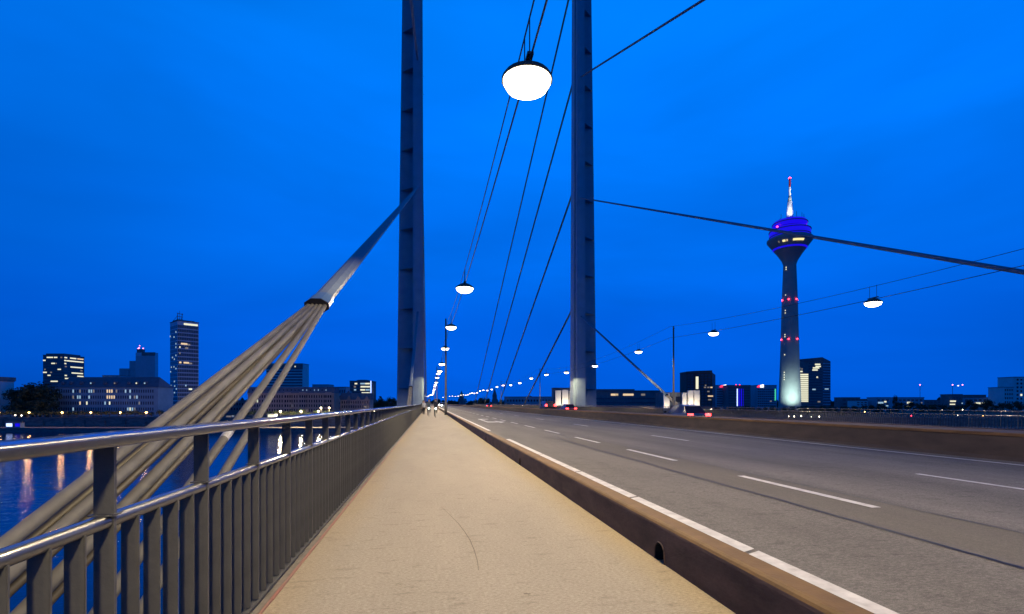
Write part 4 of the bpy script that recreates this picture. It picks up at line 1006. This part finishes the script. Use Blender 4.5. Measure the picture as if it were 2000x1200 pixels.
def crane(px, ys, v, label, w):
    t = thing('tower_crane', label, 'crane', W((px-1000)/1000*v, v, GZ), RZF); Z = lambda y: (788-y)/1000*v+EYE-GZ; h = Z(ys)
    MB().tube([(0,0,0),(0,0,h)], .45, 4).build('mast', M['b_steel'], t); MB().tube([(-w*.15,0,h-1.2),(w,0,h-1.2)], .4, 4).build('jib', M['b_steel'], t)
    for x in ((0, w) if w > 10 else (0,)): MB().lathe([(.1,h-.2),(1.3,h+.9),(.1,h+2)], 8, x, 0).build('warning_light', M['pinklt'], t)
    if w > 10: MB().lathe([(.1,h-1.6),(1.2,h-.6),(.1,h+.4)], 8, w*.52, -1).build('work_light', M['signwhite'], t)
crane(1797, 753, 1000, 'distant crane with a single pink warning light above the low buildings', 6)
crane(1860.5, 753, 950, 'distant crane with two pink lights and a white one on its jib', 18.5)
# small lights in the park on the right bank, seen through the far railing
for px, v, m, z in ((1540,360,'promw',1.2),(1551,365,'promw',1.0),(1565,358,'promw',1.4),(1584,352,'promw',1.0),(1600,360,'promw',1.0),(1689,420,'prom',3.4),(1622,560,'prom',3.6),(1780,395,'redlt',.8),(1870,390,'promw',1.2),(1920,395,'prom',1.0),(1840,500,'promw',3.6),(1880,500,'promw',4.2),(1417,520,'coolwin',3)):
    prom_lamp(px, v, z, 'small light in the park seen through the far railing' if m != 'redlt' else 'small red light in the park seen through the far railing', m, 'small park lights behind the far railing' if m != 'redlt' else None, .3)

# ------------------------------------------------------------------ vehicles
def car_mesh(paint, L=4.4, Wd=1.76, kind='car'):
    """lengthwise y (front = -y), built from cross sections"""
    if kind == 'car':
        secs = [(-2.2,.38,.60,.78),(-2.05,.24,.70,.86),(-1.2,.22,.84,.88),(-.95,.22,.88,.88),(.1,.22,.92,.88),(1.5,.22,.94,.88),(1.95,.24,.92,.86),(2.2,.36,.80,.80)]
        cab = [(-.95,.86,.74),(-.25,1.40,.60),(.6,1.46,.60),(1.25,1.38,.58),(1.8,.92,.70)]
    else:
        secs = [(-2.5,.36,.8,.86),(-2.4,.24,.95,.94),(-1.8,.22,1.1,.95),(-1.6,.22,1.12,.95),(0,.22,1.12,.95),(2.4,.22,1.12,.95),(2.5,.3,1.1,.94)]
        cab = [(-1.7,1.1,.88),(-1.05,1.88,.82),(-.2,1.96,.82),(2.35,1.94,.82),(2.46,1.1,.92)]
    b = MB(); vs = []; n = 8
    for y, z0, z1, hw in secs:
        vs += [(-hw*.9,y,z0),(hw*.9,y,z0),(hw,y,z0+.12),(hw,y,z1-.14),(hw*.93,y,z1-.02),(-hw*.93,y,z1-.02),(-hw,y,z1-.14),(-hw,y,z0+.12)]
    fs = []
    for i in range(len(secs)-1):
        for k in range(n): fs.append((i*n+k, i*n+(k+1) % n, (i+1)*n+(k+1) % n, (i+1)*n+k))
    fs += [tuple(range(n)), tuple((len(secs)-1)*n+k for k in range(n-1, -1, -1))]
    b.add(vs, fs)
    g = MB(); vs = []; fs = []
    roof = MB()
    base = 0.85 if kind == 'car' else 1.08
    for y, z, hw in cab:
        vs += [(-hw-.12 if z > base+.2 else -hw,y,base-.02),(hw+.12 if z > base+.2 else hw,y,base-.02),(hw,y,z),(-hw,y,z)]
    m = len(cab)
    for i in range(m-1):
        for k in range(4): fs.append((i*4+k, i*4+(k+1) % 4, (i+1)*4+(k+1) % 4, (i+1)*4+k))
    fs += [(0,1,2,3), ((m-1)*4+3,(m-1)*4+2,(m-1)*4+1,(m-1)*4)]
    g.add(vs, fs)
    top = [(y, z, hw) for y, z, hw in cab if z > base+.25]
    vs = []; fs = []
    for y, z, hw in top: vs += [(-hw-.01,y,z-.03),(hw+.01,y,z-.03),(hw-.03,y,z+.03),(-hw+.03,y,z+.03)]
    for i in range(len(top)-1):
        for k in range(4): fs.append((i*4+k, i*4+(k+1) % 4, (i+1)*4+(k+1) % 4, (i+1)*4+k))
    fs += [(0,1,2,3), ((len(top)-1)*4+3,(len(top)-1)*4+2,(len(top)-1)*4+1,(len(top)-1)*4)]
    roof.add(vs, fs)
    return b, g, roof
def car(label, x, y, rz, paint, kind='car', lit='tail', group='vehicles driving on the bridge'):
    t = thing('car' if kind == 'car' else 'van', label, 'car' if kind == 'car' else 'van', (x, y, .181 if x < 12 else -.129), rz, group)
    b, g, roof = car_mesh(paint, kind=kind)
    b.build('body', M[paint], t, smooth=False, bevel=.03); g.build('window_band', M['glass'], t); roof.build('roof', M[paint], t)
    k = 2.2 if kind == 'car' else 2.5; zl = .64 if kind == 'car' else .95; hw = .62 if kind == 'car' else .78
    for sx in (-1, 1):
        MB().box(sx*hw-.17, sx*hw+.17, k-.07, k+.035, zl+.10, zl+.26 if kind == 'car' else zl+.45).build('tail_light', M['tailred'], t)
        MB().box(sx*hw-.16, sx*hw+.16, -k-.035, -k+.1, zl-.14, zl+.02).build('headlight', M['headlt'] if lit == 'head' else M['rim'], t)
        MB().box(sx*.98-.09, sx*.98+.09, -.85, -.70, .9 if kind == 'car' else 1.15, 1.03 if kind == 'car' else 1.4).build('wing_mirror', M[paint], t)
        for yy in (-1.35, 1.32):
            wl = MB().lathe([(.2,-.1),(.31,-.1),(.325,-.06),(.325,.06),(.31,.1),(.2,.1)], 18).build('wheel', M['tyre'], t, loc=(sx*.80, yy, .325)); wl.rotation_euler = (0, math.pi/2, 0)
            MB().lathe([(.2,-.105),(.2,.105)], 14).build('rim', M['rim'], wl)
    MB().box(-.26,.26,k+.01,k+.03,.42,.53).build('number_plate', M['shirt'], t)
    return t
car('dark car with red tail lights behind the median, below the dark office tower', 17.5, 33.5, math.pi, 'car_black')
car('red car with glowing tail lights behind the median just left of the right pylon', 20.2, 74, math.pi, 'car_red')
car('dark van with red tail lights behind the median, left of the right pylon', 20.4, 88, math.pi, 'car_black', 'van')
car('small dark car with red tail lights far behind the median near the trees', 17.6, 156, math.pi, 'car_blue')
car('oncoming car with glaring headlights at the far end of the near carriageway', 4.3, 170, 0, 'car_silver', 'car', 'head')
car('oncoming dark car behind the first one with headlights on', 4.2, 205, 0, 'car_black', 'car', 'head')

# ------------------------------------------------------------------ people and bicycles
def skin_mesh(name, pts, edges, m, sub=1):
    me = bpy.data.meshes.new(name); me.from_pydata([p[:3] for p in pts], edges, [])
    o = bpy.data.objects.new(name, me); C.objects.link(o)
    md = o.modifiers.new('skin', 'SKIN'); o.modifiers.new('sub', 'SUBSURF').levels = sub; o.modifiers['sub'].render_levels = sub
    for i, p in enumerate(pts):
        d = me.skin_vertices[0].data[i]; d.radius = (p[3], p[4] if len(p) > 4 else p[3]); d.use_root = i == 0
    bpy.context.view_layer.update()
    m2 = bpy.data.meshes.new_from_object(o.evaluated_get(bpy.context.evaluated_depsgraph_get()))
    bpy.data.objects.remove(o); m2.materials.clear()
    for x in m: m2.materials.append(x)
    m2.polygons.foreach_set('use_smooth', [True]*len(m2.polygons))
    return m2
def person(label, loc, rz, pose, coat, group=None):
    """faces -y"""
    t = thing('person', label, 'person', loc, rz, group)
    ride = pose == 'ride'
    P = []; E = []
    def add(x, y, z, r, r2=None, par=None):
        P.append((x, y, z, r, r2 or r)); 
        if par is not None: E.append((par, len(P)-1))
        return len(P)-1
    if ride: hz, lean = 1.0, -.30
    else: hz, lean = .93, -.03
    y0 = .18 if ride else 0
    pel = add(0, y0, hz, .15, .12); wst = add(0, y0+lean*.3, hz+.2, .14, .11, pel); ch = add(0, y0+lean*.75, hz+.42, .17, .12, wst); nk = add(0, y0+lean, hz+.57, .06, .06, ch)
    hd0 = add(0, y0+lean-.02, hz+.66, .075, .085, nk); hd1 = add(0, y0+lean-.02, hz+.75, .085, .10, hd0); hd2 = add(0, y0+lean-.01, hz+.83, .06, .07, hd1)
    add(0, y0+lean-.125, hz+.735, .014, .014, hd1)               # nose
    for sx in (-1, 1):
        add(sx*.09, y0+lean-.01, hz+.745, .012, .02, hd1)        # ear
        sh = add(sx*.19, y0+lean*.78, hz+.47, .065, .065, ch)
        if ride: el = (sx*.27, y0+lean-.12, hz+.26); wr = (sx*.25, y0+lean-.34, hz+.08)
        else: el = (sx*.24, y0+.03, hz+.2); wr = (sx*.25, y0-.08*sx, hz-.05)
        e1 = add(*el, .048, .048, sh); w1 = add(*wr, .032, .03, e1)
        d = (Vector(wr)-Vector(el)).normalized(); pm = Vector(wr)+d*.07; h1 = add(*pm, .036, .022, w1)
        for q in range(4):
            f0 = pm+d*.045+Vector(((q-1.5)*.018, 0, 0)); i0 = add(*f0, .009, .009, h1); f1 = f0+d*(.03+.006*(1.5-abs(q-1.5)))+Vector((0,-.0,-.018)); add(*f1, .008, .008, i0)
        th = pm+d*.01+Vector((-sx*.035,-.02,0)); add(*th, .010, .010, h1)
        hp = add(sx*.09, y0, hz-.06, .095, .09, pel)
        if ride: kn = (sx*.11, y0-.36, hz-.22+.16*sx); an = (sx*.11, y0-.22, hz-.66+.16*sx)
        else: kn = (sx*.10, y0-.12*sx-.05, hz-.45); an = (sx*.10, y0-.22*sx+.06, hz-.84)
        k1 = add(*kn, .062, .062, hp); a1 = add(*an, .042, .042, k1); add(an[0], an[1]-.15, an[2]-.05, .035, .028, a1)
    me = skin_mesh('body', P, E, [M['skin'], coat, M['trouser']])
    for p in me.polygons:
        z = p.center.z
        if z > hz+.58: p.material_index = 0
        elif z > hz+.0: p.material_index = 1
        else: p.material_index = 2
        if abs(p.center.x) > .2 and z < wr[2]+.05 and z > hz-.25: p.material_index = 0
    link('body', me, t)
    hx = y0+lean
    b = MB().lathe([(.02,hz+.91),(.085,hz+.88),(.115,hz+.81),(.112,hz+.76),(.10,hz+.72),(.06,hz+.73)], 14, 0, hx+.02); b.build('hair', M['hair'], t, smooth=True)
    return t
def bicycle(label, loc, rz, light):
    t = thing('bicycle', label, 'bicycle', loc, rz, 'bicycles on the walkway')
    for y in (-.53, .53):
        ring = [(0, y+.33*math.cos(2*math.pi*k/24), .345+.33*math.sin(2*math.pi*k/24)) for k in range(25)]
        wl = MB().tube(ring, .018, 6, cap=False).build('wheel', M['tyre'], t)
        sp = MB()
        for k in range(10): sp.tube([(0,y,.345),(0,y+.32*math.cos(k*.628),.345+.32*math.sin(k*.628))], .003, 4)
        sp.build('spokes', M['rim'], wl)
    fb = MB()
    for a, c in (((0,-.53,.345),(0,-.40,.95)),((0,-.42,.85),(0,.10,.32)),((0,-.41,.88),(0,.20,.86)),((0,.22,.94),(0,.10,.30)),((0,.53,.345),(0,.10,.30)),((0,.53,.345),(0,.20,.84))): fb.tube([a, c], .017, 6)
    fb.build('frame', M['pole'], t)
    MB().tube([(-.29,-.30,1.06),(-.12,-.42,1.04),(.12,-.42,1.04),(.29,-.30,1.06)], .013, 6).tube([(0,-.40,.93),(0,-.42,1.04)], .016, 6).build('handlebar', M['pole'], t)
    MB().prism([(-.11,.36),(.11,.36),(.06,.18),(.025,.05),(-.025,.05),(-.06,.18)], 'z', .94, 1.0).build('saddle', M['black'], t, bevel=.01)
    MB().lathe([(.02,-.03),(.06,-.02),(.06,.03)], 12).build('headlight', M['ledcool'], t, loc=(0,-.50,.92)).rotation_euler = (math.pi/2,0,0)
    MB().tube([(-.17,.10,.38),(-.10,.10,.30),(.10,.10,.28),(.17,.10,.18)], .014, 6).build('pedals', M['rim'], t)
    return t
for lab, x, y, coat in (('cyclist in a dark jacket riding towards the camera, nearer one', .55, 52, 'coat'), ('cyclist in a grey jacket riding towards the camera, left behind the other', -.12, 56, 'coat2')):
    person(lab, (x, y, .0), 0, 'ride', M[coat], 'people on the walkway')
    bicycle('dark bicycle with bright cool headlight under the ' + ('dark jacketed' if coat == 'coat' else 'grey jacketed') + ' cyclist', (x, y, 0), 0, True)
person('pedestrian in pale shirt walking beside the railing behind the cyclists', (-.75, 66, 0), 0, 'walk', M['shirt'], 'people on the walkway')
person('pedestrian in dark coat walking close to the railing behind the cyclists', (-.95, 70, 0), 0, 'walk', M['coat'], 'people on the walkway')
